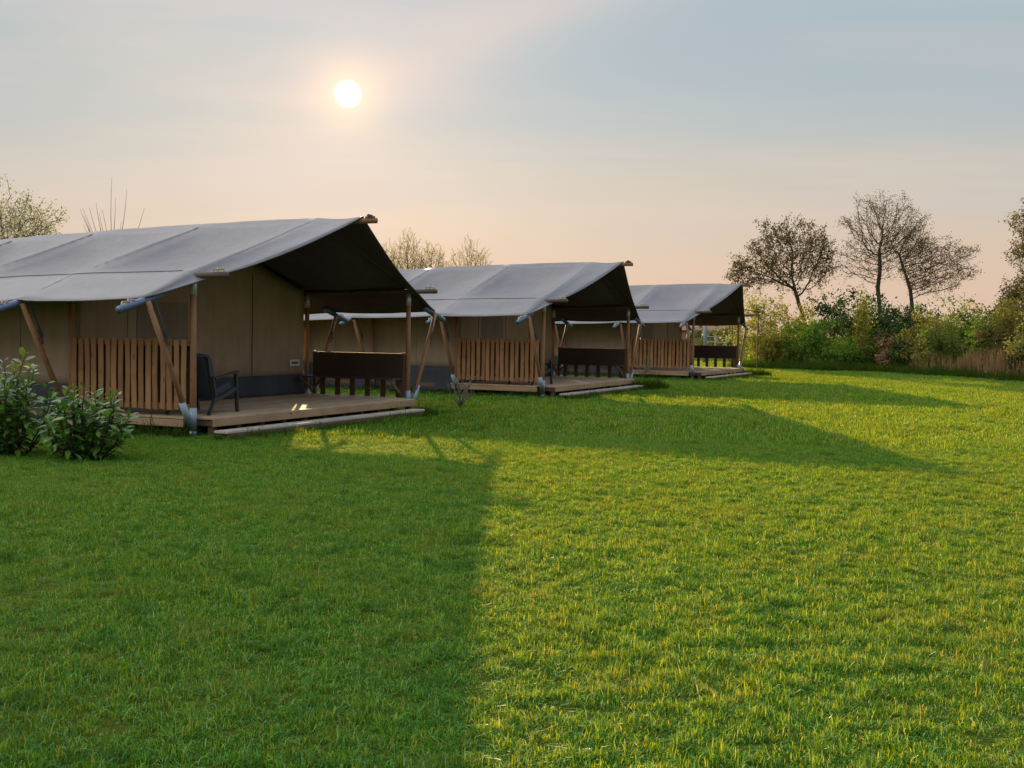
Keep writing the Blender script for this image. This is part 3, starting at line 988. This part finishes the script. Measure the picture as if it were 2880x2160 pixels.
for k, (x, y, h, w, lab) in enumerate([(-5.75, 52, 5.55, .75, "young tree mostly hidden behind the nearest tent's roof edge"), (-4.75, 52, 6.15, .80, "tallest pointed young tree in pale bud behind the middle tent's roof"),
                                       (-3.65, 52, 5.7, .85, "young tree in pale bud between its two neighbours behind the roof"),
                                       (-1.95, 52, 5.85, .90, "separate rounded young tree in pale bud behind the middle tent's roof")]):
    tree("young_tree", lab, "tree", (x, y, GZ), ch((0, 0, 0), (0, 0, 2.0), (.03, 0, h - 2.7), n=6),
         [((0, 0, h * .70), (w * 1.5, w * 1.3, h * .22), .65), ((0, 0, h * .79), (w * .8, w * .8, h * .21), .35)], 1500, .06, "blossom", "pale_bark", seed=40 + k, step=.11, kill=.13,
         per=4, spread=.055, shoots=(.36, .8), r_tip=.006, rmax=.07, group="young trees behind the tents", up=.30, jitter=.2)
tree("leafy_tree", "silvery leafed tree showing over the nearest tent's roof at the picture's edge", "tree", (-14.4, 32.0, GZ),
     ch((0, 0, 0), (0, 0, 1.6), (.1, 0, 2.8)), [((.15, 0, 3.85), (1.85, 1.5, 1.5), .75), ((.9, 0, 4.2), (.8, .7, .8), .25)], 2600, .075, "silver_leaf", seed=61, per=9, spread=.09, shoots=(.40, .5), r_tip=.006, rmax=.12, step=.13, kill=.17)


def pollard():
    root = empty("pollard_willow", "bare pollard with thin upright shoots above the nearest tent's roof", "tree", (-11.75, 34.0, GZ))
    MB().tube([(0, 0, 0), (.05, 0, 1.4), (0, 0, 2.9), (0, 0, 3.2)], [.17, .15, .17, .12], 10).build("trunk", "bark", root, True)
    r3 = random.Random(12)
    sh = MB()
    for k in range(17):
        a = r3.uniform(-1, 1) if k > 5 else (-.95, -.55, -.12, .12, .5, .95)[k]
        hh = r3.uniform(1.0, 2.0) if k > 5 else (1.9, 2.1, 2.85, 2.2, 2.45, 1.95)[k]
        dy = r3.uniform(-.4, .4)
        pts = []
        for j in range(6):
            t = j / 5
            pts.append((a * 1.0 * (t ** .75) + .03 * math.sin(5 * t + k), dy * t, 3.05 + hh * t))
        sh.tube(pts, [.016 * (1 - .75 * j / 5) for j in range(6)], 5)
    sh.build("shoots", "pale_bark", root, True)


pollard()


# ------------------------------------------------------------------ hedge shrubs
def shrub(name, label, loc, rx, ry, h, mat, n, leaf, seed, dense=0.35, stems=9, group=None, aspect=.55, spire=0.0, zlow=.05, bark="bark", cat="shrub"):
    root = empty(name, label, cat, loc, 0, group)
    rs = np.random.RandomState(seed)
    # clumps: the crown is a bunch of sprays on stems
    sm = MB()
    ctr = []
    nst = stems
    for k in range(nst):
        a = rs.uniform(0, 6.28); rr = math.sqrt(rs.rand())
        x, y = rx * rr * math.cos(a), ry * rr * math.sin(a)
        top = h * (1 - .55 * rr ** 2) * rs.uniform(.72, 1.04)
        if spire: top = h * ((1 - rr) ** spire) * rs.uniform(.85, 1.05) + .2 * h
        pts = [(x * .25, y * .25, 0), (x * .6, y * .6, top * .45), (x * .9 + rs.normal(0, .05), y * .9, top * .8), (x + rs.normal(0, .06), y, top)]
        sm.tube(pts, [.022, .016, .010, .005], 5)
        m_ = max(3, int(n / nst / 26))
        for q in range(m_):
            t = rs.uniform(zlow, 1.0) ** .62
            s = t * 3; i = min(2, int(s)); f = s - i
            p = np.array(pts[i]) * (1 - f) + np.array(pts[i + 1]) * f
            ctr.append(p + rs.normal(0, 1, 3) * np.array([rx * .20, ry * .20, h * .07]))
    ctr = np.array(ctr)
    ctr[:, 2] = np.maximum(ctr[:, 2], .06)
    per = max(1, int(n / len(ctr)))
    if stems: sm.build("stems", bark, root, True)
    C = np.repeat(ctr, per, axis=0)
    sp = rs.uniform(.04, .13, (len(ctr), 1)).repeat(per, axis=0) * min(1.6, .6 + h * .35)
    C = C + rs.normal(0, 1, C.shape) * sp
    C[:, 2] = np.maximum(C[:, 2], .02)
    alt = {"green_leaf": "bright_leaf", "bright_leaf": "yellow_leaf", "olive_leaf": "yellow_leaf", "pale_leaf": "olive_leaf", "yellow_leaf": "olive_leaf",
           "dark_leaf": "green_leaf", "russet_leaf": "olive_leaf"}.get(mat)
    if alt and not spire:
        pick = (rs.rand(len(ctr)) < .2).repeat(per)
        leaf_cloud("young_foliage", C[pick], leaf * .9, alt, root, seed + 2, 1, .01, aspect)
        C = C[~pick]
    leaf_cloud("foliage", C, leaf, mat, root, seed + 1, 1, .01, aspect)
    return root


def hedge_pt(px, back=0.0):
    """ground point on the hedge line for a bearing given as x / distance"""
    t = px
    xs = [0.17, 0.218, 0.327, 0.444, 0.55]; ds = [55.0, 53.0, 50.3, 41.8, 36.0]
    for i in range(4):
        if t <= xs[i + 1] or i == 3:
            f = (t - xs[i]) / (xs[i + 1] - xs[i]); d = ds[i] + (ds[i + 1] - ds[i]) * f
            break
    d += back
    return (t * d, d, GROUND_Z)


HG = "shrubs of the mixed hedge"
# bearing (x/d), set back, half width, height, leaf material, leaves, leaf size, name, label, options
HEDGE = [
    (.226, 2.6, 1.45, 3.7, "pale_leaf", 3400, .085, "airy_shrub", "tall airy yellow green shrub right beside the farthest tent", {}),
    (.247, 3.0, 1.2, 3.2, "olive_leaf", 2400, .085, "airy_shrub", "airy olive shrub beside the trunk of the broad tree", {}),
    (.222, 0.6, .85, 1.9, "yellow_leaf", 2000, .085, "hedge_shrub", "low yellow green shrub at the hedge's near end by the farthest tent", {}),
    (.236, 0.7, .8, 1.45, "russet_leaf", 1500, .075, "hedge_shrub", "low brownish twiggy shrub next to the yellow green one", {}),
    (.252, 1.2, 1.0, 2.25, "bright_leaf", 2600, .085, "hedge_shrub", "bright green rounded shrub in front of the broad tree's trunk", {}),
    (.270, 1.0, 1.05, 2.05, "green_leaf", 2500, .085, "hedge_shrub", "mid green shrub between the bright green shrub and the yellow spire", {}),
    (.281, .4, 1.0, 1.5, "bright_leaf", 2200, .08, "hedge_shrub", "low fresh green mound at the foot of the hedge", {}),
    (.290, 3.6, 1.75, 3.75, "dark_leaf", 6400, .10, "evergreen_shrub", "large dark evergreen bush on the broad tree's side of the tallest trunk", {}),
    (.335, 4.0, 2.1, 3.2, "dark_leaf", 6800, .10, "evergreen_shrub", "dark evergreen bush behind the trunks of the tallest and the leaning tree", {}),
    (.303, .9, .34, 2.7, "yellow_leaf", 1500, .085, "spire_shrub", "narrow bright yellow spire shrub against the dark evergreen", {"spire": .9}),
    (.298, .5, .7, 1.4, "green_leaf", 1500, .08, "hedge_shrub", "small green shrub at the foot of the yellow spire", {}),
    (.318, .9, .85, 1.75, "russet_leaf", 1600, .075, "twiggy_shrub", "brown twiggy shrub below the tallest tree", {"stems": 22}),
    (.326, .3, .5, 1.25, "reed_leaf", 900, .09, "twiggy_shrub", "small tan dried shrub in front of the brown twiggy one", {"stems": 18}),
    (.338, .5, .5, 1.45, "dark_leaf", 1300, .085, "evergreen_shrub", "small glossy dark evergreen standing at the lawn's edge below the leaning tree", {}),
    (.352, 1.4, .75, 2.35, "olive_leaf", 2200, .085, "hedge_shrub", "tall yellow olive shrub below the leaning tree", {}),
    (.368, 1.0, .9, 1.9, "pale_leaf", 1900, .08, "hedge_shrub", "pale olive shrub with yellowish sprays in the hedge's middle", {}),
    (.388, 2.0, 1.1, 2.95, "green_leaf", 3000, .085, "hedge_shrub", "tall green shrub to the lawn side of the leaning tree's branches", {}),
    (.403, 1.0, .75, 2.2, "bright_leaf", 1900, .085, "hedge_shrub", "deep green shrub above the dry reeds", {}),
    (.416, 3.0, 1.1, 2.9, "dark_leaf", 2800, .09, "evergreen_shrub", "dark evergreen with a pointed top behind the dry reeds", {}),
    (.425, 1.6, .9, 2.2, "russet_leaf", 1800, .08, "twiggy_shrub", "reddish brown shrub just behind the dry reeds", {"stems": 20}),
    (.436, 2.8, 1.1, 2.9, "olive_leaf", 2600, .085, "airy_shrub", "airy olive shrub under the edge tree", {}),
    (.444, .5, .45, 1.55, "dark_leaf", 1300, .085, "evergreen_shrub", "narrow dark bush at the lawn's edge below the edge tree", {}),
    (.456, 1.3, .9, 2.3, "pale_leaf", 2200, .08, "hedge_shrub", "tan olive shrub near the picture's edge", {}),
    (.470, .6, .8, 1.5, "dark_leaf", 1900, .085, "evergreen_shrub", "dark green bush cut by the picture's edge", {}),
    (.366, 3.2, 1.3, 2.2, "olive_leaf", 2600, .09, "hedge_shrub", "broad olive shrub behind the pale sprays in the hedge's middle", {}),
    (.398, 4.0, 1.5, 2.75, "pale_leaf", 2600, .09, "hedge_shrub", "broad pale green shrub at the back of the hedge above the reeds", {}),
    (.428, 4.2, 1.5, 2.6, "green_leaf", 2600, .09, "hedge_shrub", "broad mid green shrub at the back of the hedge below the edge tree", {}),
    (.452, 3.4, 1.4, 2.7, "olive_leaf", 2400, .09, "hedge_shrub", "broad olive shrub at the foot of the edge tree's trunk", {}),
    (.310, 2.2, 1.2, 1.7, "green_leaf", 2200, .09, "hedge_shrub", "mid green shrub behind the yellow spire, under the tallest tree", {}),
    (.500, 1.5, 1.3, 2.3, "green_leaf", 2400, .085, "hedge_shrub", "green shrub beyond the picture's edge", {}),
]
for k, (t, back, rw, h, mt, n, ls, nm, lab, opt) in enumerate(HEDGE):
    shrub(nm, lab, hedge_pt(t, back + .6), rw * 1.2, rw * .95, h * 1.16, mt, int(n * 1.55), ls * 1.45, 100 + k * 7, group=HG, **opt)


def reeds():
    rs = np.random.RandomState(5)
    V, F = [], []
    n = 1500
    for i in range(n):
        t = rs.normal(.413, .022) if rs.rand() < .7 else rs.uniform(.345, .46)
        x, y, z = hedge_pt(t, rs.uniform(.1, 1.5))
        h = rs.uniform(.3, 1.25) * (1.0 if .392 < t < .437 else .8)
        dx, dy = rs.normal(0, .14, 2)
        w = .013
        c = np.array((x, y, z)); tip = c + np.array((dx, dy, h))
        mid = c * .45 + tip * .55 + np.array((0, 0, .06))
        a = rs.uniform(0, 6.28); s = np.array((math.cos(a), math.sin(a), 0)) * w
        o = len(V)
        V += [c - s, c + s, mid + s * .8, mid - s * .8, tip + s * .25, tip - s * .25]
        F += [(o, o + 1, o + 2, o + 3), (o + 3, o + 2, o + 4, o + 5)]
    ob = mesh_from_arrays("dry_reeds", np.array(V), np.array(F), "reed_leaf")
    tag(ob, "tan dry reeds standing along the hedge below the leaning tree", "reeds", kind="stuff")


reeds()


# ------------------------------------------------------------------ laurel bushes by the nearest tent
def laurel(label, loc, h, rx, ry, nst, seed, young=.12):
    root = empty("laurel_bush", label, "shrub", loc, 0, "laurel bushes beside the nearest tent")
    rs = np.random.RandomState(seed)
    st = MB()
    leaves = {"laurel_leaf": [], "young_laurel_leaf": [], "brown_leaf": []}
    for k in range(nst):
        a = rs.uniform(0, 6.28); rr = math.sqrt(rs.rand())
        x, y = rx * rr * math.cos(a), ry * rr * math.sin(a)
        top = h * (1 - .5 * rr ** 2.2) * rs.uniform(.62, 1.0)
        pts = [Vector((x * .4, y * .4, 0)), Vector((x * .8, y * .8, top * .40)), Vector((x * .95, y * .95, top * .75)), Vector((x + rs.normal(0, .03), y + rs.normal(0, .03), top))]
        st.tube(pts, [.011, .009, .007, .004], 6)
        yng = rs.rand() < young
        nl = int(13 + top * 13)
        for q in range(nl):
            t = 1 - (q / nl) ** 1.05 * .95
            s = t * 3; i = min(2, int(s)); f = s - i
            p = pts[i].lerp(pts[i + 1], f)
            az = q * 2.4 + rs.uniform(-.4, .4)
            elv = rs.uniform(.15, 1.05) if t > .85 else rs.uniform(-.45, .6)
            d = Vector((math.cos(az) * math.cos(elv), math.sin(az) * math.cos(elv), math.sin(elv)))
            L = rs.uniform(.10, .17) * (1.0 if t < .95 else .8)
            mat = "laurel_leaf"
            if yng and t > .72: mat = "young_laurel_leaf"
            elif rs.rand() < .012: mat = "brown_leaf"
            leaves[mat].append((p, d, L, rs.uniform(-.5, .5)))
    st.build("stems", "bark", root, True)
    for mat, ls in leaves.items():
        if not ls: continue
        mb = MB()
        for p, d, L, tw in ls:
            upv = Vector((0, 0, 1))
            sx = d.cross(upv)
            if sx.length < .05: sx = Vector((1, 0, 0))
            sx.normalize()
            nn = sx.cross(d).normalized()
            sx = (sx * math.cos(tw) + nn * math.sin(tw)); nn = sx.cross(d).normalized()
            w = L * .20
            prof = [(0.0, .06, 0), (.22, .75, .0), (.52, 1.0, -.02), (.80, .65, -.07), (1.0, .04, -.14)]
            rows = []
            for tt, ww, dr in prof:
                c = p + d * (L * (.12 + tt)) + Vector((0, 0, dr * L))
                rows.append([c - sx * w * ww + nn * w * .28 * ww, c, c + sx * w * ww + nn * w * .28 * ww])
            mb.grid(rows)
        o = mb.build("foliage" if mat != "brown_leaf" else "withered_leaves", mat, root, True)
    return root


laurel("glossy laurel bush in front of the nearest tent's slatted railing", (-4.95, 13.35, GZ), 0.98, .50, .46, 44, 3, .16)
laurel("taller laurel bush with light green shoots, cut by the picture's edge", (-6.0, 13.75, GZ), 1.32, .55, .5, 44, 8, .32)


def bare_shrub(label, loc, h, w, n, seed, leafy=0):
    root = empty("bare_shrub", label, "shrub", loc, 0, "small bare shrubs planted along the tents")
    rs = random.Random(seed)
    mb = MB(); tips = []
    for k in range(n):
        a = rs.uniform(0, 6.28); l = rs.uniform(.5, 1.0)
        e = Vector((w * math.cos(a) * l, w * .8 * math.sin(a) * l, h * rs.uniform(.55, 1.0) * (1.1 - .3 * l)))
        m1 = e * .5 + Vector((rs.uniform(-.05, .05), rs.uniform(-.05, .05), h * .03))
        mb.tube([(0, 0, 0), m1, e], [.014, .009, .004], 5)
        for j in range(3):
            s = m1.lerp(e, rs.uniform(0, .8))
            t = s + Vector((rs.uniform(-.12, .12), rs.uniform(-.12, .12), rs.uniform(.02, .2))) * (h / .5)
            mb.tube([s, t], [.006, .003], 4); tips.append(t)
    mb.build("branches", "pale_bark", root, True)
    if leafy: leaf_cloud("buds", np.array([tuple(t) for t in tips]), .05, "olive_leaf", root, seed, leafy, .04)
    return root


bare_shrub("small bare twiggy shrub at the middle tent's front corner post", (-1.05, 23.6, GZ), .62, .34, 15, 2)
bare_shrub("thin twiggy shrub in front of the farthest tent's side railing", tworld(2, -.75, 1.5, GZ), .75, .42, 16, 4, 1)


def tuft(label, loc, r, h, n, seed):
    """clump of uncut grass left standing at a corner"""
    rs = np.random.RandomState(seed)
    V, F = [], []
    for i in range(n):
        a = rs.uniform(0, 6.28); q = r * math.sqrt(rs.rand())
        c = np.array((q * math.cos(a), q * .8 * math.sin(a), 0))
        hh = h * rs.uniform(.5, 1.05) * (1 - .5 * (q / r) ** 2)
        d = np.array((math.cos(a) * rs.uniform(0, .35) * h, math.sin(a) * rs.uniform(0, .35) * h, hh))
        b_ = rs.uniform(0, 6.28); s = np.array((math.cos(b_), math.sin(b_), 0)) * .008
        o = len(V)
        V += [c - s, c + s, c + d * .55 + (0, 0, hh * .08) + s * .8, c + d * .55 + (0, 0, hh * .08) - s * .8, c + d + s * .1, c + d - s * .1]
        F += [(o, o + 1, o + 2, o + 3), (o + 3, o + 2, o + 4, o + 5)]
    ob = mesh_from_arrays("grass_tuft", np.array(V), np.array(F), "rough_grass_blade")
    ob.location = loc
    tag(ob, label, "grass tuft", "uncut grass tufts at the decks")
    return ob


tuft("uncut grass tuft at the end of the middle tent's step", tworld(1, 5.75, -.75, GZ), .55, .36, 900, 1)
tuft("uncut grass tuft at the end of the farthest tent's step", tworld(2, 5.9, -.75, GZ), .6, .34, 900, 2)
tuft("small uncut grass tuft at the end of the nearest tent's step", tworld(0, 5.62, -.6, GZ), .30, .17, 420, 3)


# ------------------------------------------------------------------ things far behind the last tent
def at(px, py, y):
    """world x, z for a bearing in the 2880 wide frame at depth y (used to place far things at their real distance)"""
    X, Y = px - 1440, py - 1080
    x = X * math.cos(ROLL) + Y * math.sin(ROLL); v = -X * math.sin(ROLL) + Y * math.cos(ROLL)
    d = (x / FPX, math.cos(PITCH) - v / FPX * math.sin(PITCH), -math.sin(PITCH) - v / FPX * math.cos(PITCH))
    return d[0] * y / d[1], CAM_Z + d[2] * y / d[1]


x, z = at(1984, 900, 62)
gp = empty("grey_post", "thick blue grey post seen through the farthest tent's porch", "post", (x, 62, GZ))
MB().tube([(0, 0, 0), (0, 0, 3.4)], .085, 12).build("shaft", "grey_blue_paint", gp, True)
MB().tube([(0, 0, 3.4), (0, 0, 3.46)], .11, 12).build("cap", "grey_blue_paint", gp, True)
x, z = at(2053, 900, 80)
gp = empty("thin_post", "thin dark post seen at the hedge side of the farthest tent's porch", "post", (x, 80, GZ))
MB().tube([(0, 0, 0), (0, 0, 4.2)], .045, 8).build("shaft", "dark_metal", gp, True)
MB().tube([(0, 0, 4.2), (0, 0, 4.26)], .07, 8).build("cap", "dark_metal", gp, True)
x, z = at(2012, 948, 95)
fr = empty("rail_fence", "pale three railed fence seen through the farthest tent's porch", "fence", (x, 95, GZ))
for k in range(3): MB().bar((-.9, 0, .55 + k * .42), (1.0, 0.1 * k - .1, .45 + k * .42), .04, .06).build("rail", "pale_rail", fr)
for xx in (-.85, .0, .9): MB().bar((xx, .06, 0), (xx, .06, 1.5), .06, .06, (0, 1, 0)).build("fence_post", "pale_rail", fr)
x, z = at(1958, 945, 130)
sw = empty("swing_frame", "pale green swing frame seen through the farthest tent's porch", "swing", (x, 130, GZ))
for xx in (-.7, .9):
    for s in (-1, 1): MB().tube([(xx + s * .55, s * .5, 0), (xx, 0, 2.3)], .06, 8).build("leg", "green_paint", sw, True)
MB().tube([(-.9, 0, 2.3), (1.1, 0, 2.3)], .06, 8).build("top_bar", "green_paint", sw, True)
MB().bar((-.1, 0, .5), (.4, 0, .5), .2, .04).build("seat", "dark_metal", sw)
for xx in (-.1, .4): MB().tube([(xx, 0, .5), (xx, 0, 2.28)], .015, 4).build("chain", "dark_metal", sw)
x, z = at(1985, 900, 175)
bn = empty("barn", "low brown barn far behind the farthest tent's porch", "barn", (x, 175, GZ))
MB().box((0, 0, 1.1), (9, 5, 2.2), ch=.02).build("wall", "barn_wall", bn)
rf = MB()
rf.grid([[(-4.8, -2.9, 2.1), (-4.8, 0, 4.2), (-4.8, 2.9, 2.1)], [(4.8, -2.9, 2.1), (4.8, 0, 4.2), (4.8, 2.9, 2.1)]])
rf_o = rf.build("roof", "barn_roof", bn)
rf_o.modifiers.new("thickness", "SOLIDIFY").thickness = .12
for k, (px, y, rw, h, mt, lab) in enumerate([(1972, 120, 1.6, 2.4, "far_leaf", "dark green bush behind the swing frame"), (2042, 105, 2.6, 2.6, "far_leaf", "grey green bush near the thin post beyond the porch"),
                                             (2068, 112, 2.4, 3.2, "far_leaf", "taller grey green bush at the hedge end beyond the porch")]):
    x, z = at(px, 940, y)
    shrub("distant_bush", lab, (x, y, GZ), rw, rw * .7, h, mt, 1800, .2, 300 + k, group="distant bushes beyond the porch")
# wooden play frame standing in the shrubs beside the last tent
x, z = at(2104, 850, 49)
pf = empty("wooden_play_frame", "thin dark wooden play frame poking out beside the farthest tent's roof", "play frame", (x, 49.5, GZ))
for s in (-.55, .55): MB().bar((s, 0, 0), (s, 0, 2.55 if s > 0 else 2.75), .04, .04, (0, 1, 0)).build("upright", "bark", pf)
MB().bar((-.6, 0, 2.72), (.6, 0, 2.54), .04, .04).build("crossbar", "bark", pf)
MB().bar((-.6, .05, 2.45), (.6, .05, 2.40), .035, .035).build("crossbar", "bark", pf)


def far_wood():
    rs = np.random.RandomState(77)
    C = []
    for k in range(150):
        a = rs.uniform(-.75, .75); d = rs.uniform(210, 260)
        x, y = d * math.sin(a) * 1.3, d * math.cos(a)
        h = rs.uniform(3.5, 6.0); w = rs.uniform(3, 6)
        p = rs.normal(0, 1, (90, 3)); p /= np.linalg.norm(p, axis=1)[:, None]; p *= rs.uniform(.5, 1, (90, 1)) ** .5
        p = p * (w, w, h * .5) + (x, y, h * .5 + GZ)
        C.append(p[p[:, 2] > GZ + .2])
    ob = leaf_cloud("far_wood", np.concatenate(C), 1.1, "far_leaf", None, 4, 1, .1, .8)
    tag(ob, "low grey green belt of trees along the horizon", "wood", kind="stuff")


far_wood()


# ------------------------------------------------------------------ lawn grass
def grass_patch(name, size, n, h0, h1, w, seed, mat="lawn_blade", lean=.5):
    rs = np.random.RandomState(seed)
    x = rs.uniform(-size / 2, size / 2, n); y = rs.uniform(-size / 2, size / 2, n)
    # tufts: pull some blades together
    k = n // 2
    cx = rs.uniform(-size / 2, size / 2, max(4, n // 34)); cy = rs.uniform(-size / 2, size / 2, max(4, n // 34))
    ci = rs.randint(0, len(cx), k)
    x[:k] = cx[ci] + rs.normal(0, .022 * size / .6, k); y[:k] = cy[ci] + rs.normal(0, .022 * size / .6, k)
    h = rs.uniform(h0, h1, n) * rs.choice([1, 1, 1, .7, 1.35], n)
    cs = 9.0 * .6 / size * (1 if size < 1 else 1.6)
    cl_ = np.array([mnoise.noise(Vector((xx * cs, yy * cs, seed * 3.3))) for xx, yy in zip(x, y)])
    h *= np.clip(1.0 + 1.5 * cl_, .3, 2.1)
    az = rs.uniform(0, 2 * np.pi, n); ln = np.abs(rs.normal(0, lean, n)) * h
    dx, dy = np.cos(az) * ln, np.sin(az) * ln
    fa = az + np.pi / 2 + rs.normal(0, .5, n)
    ww = w * rs.uniform(.6, 1.25, n)
    sx, sy = np.cos(fa) * ww / 2, np.sin(fa) * ww / 2
    V = np.zeros((n, 6, 3))
    V[:, 0] = np.stack([x - sx, y - sy, np.zeros(n)], 1); V[:, 1] = np.stack([x + sx, y + sy, np.zeros(n)], 1)
    mx, my, mz = x + dx * .38, y + dy * .38, h * .62
    V[:, 2] = np.stack([mx + sx * .9, my + sy * .9, mz], 1); V[:, 3] = np.stack([mx - sx * .9, my - sy * .9, mz], 1)
    tx, ty, tz = x + dx, y + dy, h * np.maximum(.35, 1 - .30 * (ln / h) ** 2)
    V[:, 4] = np.stack([tx + sx * .12, ty + sy * .12, tz], 1); V[:, 5] = np.stack([tx - sx * .12, ty - sy * .12, tz], 1)
    o = np.arange(n)[:, None] * 6
    F = np.concatenate([o + np.array([[0, 1, 2, 3]]), o + np.array([[3, 2, 4, 5]])], 0)
    ob = mesh_from_arrays(name, V.reshape(-1, 3), F, mat)
    col.objects.unlink(ob)
    return ob


def scatter(name, pts, rots, scales, idx, sources, label, cat):
    cl_ = bpy.data.collections.new(name + "_blades")
    for s_ in sources: cl_.objects.link(s_)
    me = bpy.data.meshes.new(name)
    me.vertices.add(len(pts)); me.vertices.foreach_set("co", np.asarray(pts, np.float32).ravel())
    for nm, ty, data in (("rot", "FLOAT", rots), ("idx", "INT", idx)):
        at_ = me.attributes.new(nm, ty, "POINT"); at_.data.foreach_set("value", np.asarray(data, np.float32 if ty == "FLOAT" else np.int32))
    at_ = me.attributes.new("scl", "FLOAT_VECTOR", "POINT"); at_.data.foreach_set("vector", np.asarray(scales, np.float32).ravel())
    ob = bpy.data.objects.new(name, me)
    col.objects.link(ob)
    ng = bpy.data.node_groups.new(name + "_scatter", "GeometryNodeTree")
    ng.interface.new_socket("Geometry", in_out="INPUT", socket_type="NodeSocketGeometry")
    ng.interface.new_socket("Geometry", in_out="OUTPUT", socket_type="NodeSocketGeometry")
    N = ng.nodes.new; L = ng.links.new
    gi, go = N("NodeGroupInput"), N("NodeGroupOutput")
    ci = N("GeometryNodeCollectionInfo"); ci.inputs["Collection"].default_value = cl_
    ci.inputs["Separate Children"].default_value = True; ci.inputs["Reset Children"].default_value = True
    iop = N("GeometryNodeInstanceOnPoints"); iop.inputs["Pick Instance"].default_value = True
    def attr(nm, t):
        a = N("GeometryNodeInputNamedAttribute"); a.data_type = t; a.inputs["Name"].default_value = nm; return a.outputs[0]
    cx = N("ShaderNodeCombineXYZ"); L(attr("rot", "FLOAT"), cx.inputs[2])
    L(gi.outputs[0], iop.inputs["Points"]); L(ci.outputs[0], iop.inputs["Instance"])
    L(attr("idx", "INT"), iop.inputs["Instance Index"]); L(cx.outputs[0], iop.inputs["Rotation"]); L(attr("scl", "FLOAT_VECTOR"), iop.inputs["Scale"])
    L(iop.outputs[0], go.inputs[0])
    md = ob.modifiers.new("scatter", "NODES"); md.node_group = ng
    tag(ob, label, cat, kind="stuff")
    return ob


def lawn():
    rs = np.random.RandomState(1)
    src = [grass_patch("blade_patch_%d" % k, .6, 2900, .012, .037, .0042, 500 + k, lean=1.2) for k in range(8)]
    pts, sc = [], []
    st = .44
    y = 2.6
    while y < 17.5:
        half = .50 * y + 1.6
        x = -half
        while x < half:
            px, py = x + rs.uniform(-.1, .1), y + rs.uniform(-.1, .1)
            pts.append((px, py, GROUND_Z))
            q = mnoise.noise(Vector((px * .9, py * .9, 0))) * .5 + mnoise.noise(Vector((px * 2.6, py * 2.6, 4))) * .35
            s = 1.0 + q * .75
            sc.append((1, 1, max(.5, s)))
            x += st
        y += st
    n = len(pts)
    scatter("lawn_grass", pts, rs.uniform(0, 6.28, n), sc, rs.randint(0, len(src), n), src, "short mown lawn grass in front of the tents", "grass")
    src = [grass_patch("far_blade_patch_%d" % k, 1.7, 3200, .022, .055, .010, 600 + k, lean=.8) for k in range(6)]
    pts, sc = [], []
    st = 1.25
    y = 17.3
    while y < 64:
        half = .50 * y + 3
        x = -half
        while x < half:
            px, py = x + rs.uniform(-.5, .5), y + rs.uniform(-.5, .5)
            pts.append((px, py, GROUND_Z))
            q = mnoise.noise(Vector((px * .5, py * .5, 0)))
            sc.append((1, 1, max(.45, 1 + q * .7 + .5 * mnoise.noise(Vector((px * .16, py * .9, 7))))))
            x += st
        y += st
    n = len(pts)
    scatter("distant_lawn_grass", pts, rs.uniform(0, 6.28, n), sc, rs.randint(0, len(src), n), src, "mown lawn grass around and beyond the tents", "grass")
    # rough grass strip along the hedge and at the decks
    src = [grass_patch("rough_patch_%d" % k, .8, 420, .10, .30, .014, 700 + k, "rough_grass_blade", .7) for k in range(4)]
    pts, sc = [], []
    for i in range(420):
        t = rs.uniform(.195, .50)
        p = hedge_pt(t, rs.uniform(-.35, 1.5))
        pts.append(p); s = rs.uniform(.5, 1.15); sc.append((1, 1, s))
    for i in range(3):
        for v in np.arange(.2, 9, .5):
            p = tworld(i, rs.uniform(-.25, .0), v, 0); pts.append((p.x, p.y, GROUND_Z)); sc.append((.7, .7, rs.uniform(.3, .6)))
        for u in np.arange(-.2, 6.0, .5):
            p = tworld(i, u, rs.uniform(-.88, -.80), 0); pts.append((p.x, p.y, GROUND_Z)); sc.append((.5, .5, rs.uniform(.2, .42)))
    n = len(pts)
    scatter("rough_grass", pts, rs.uniform(0, 6.28, n), sc, rs.randint(0, len(src), n), src, "longer rough grass along the hedge foot and deck edges", "grass")


lawn()
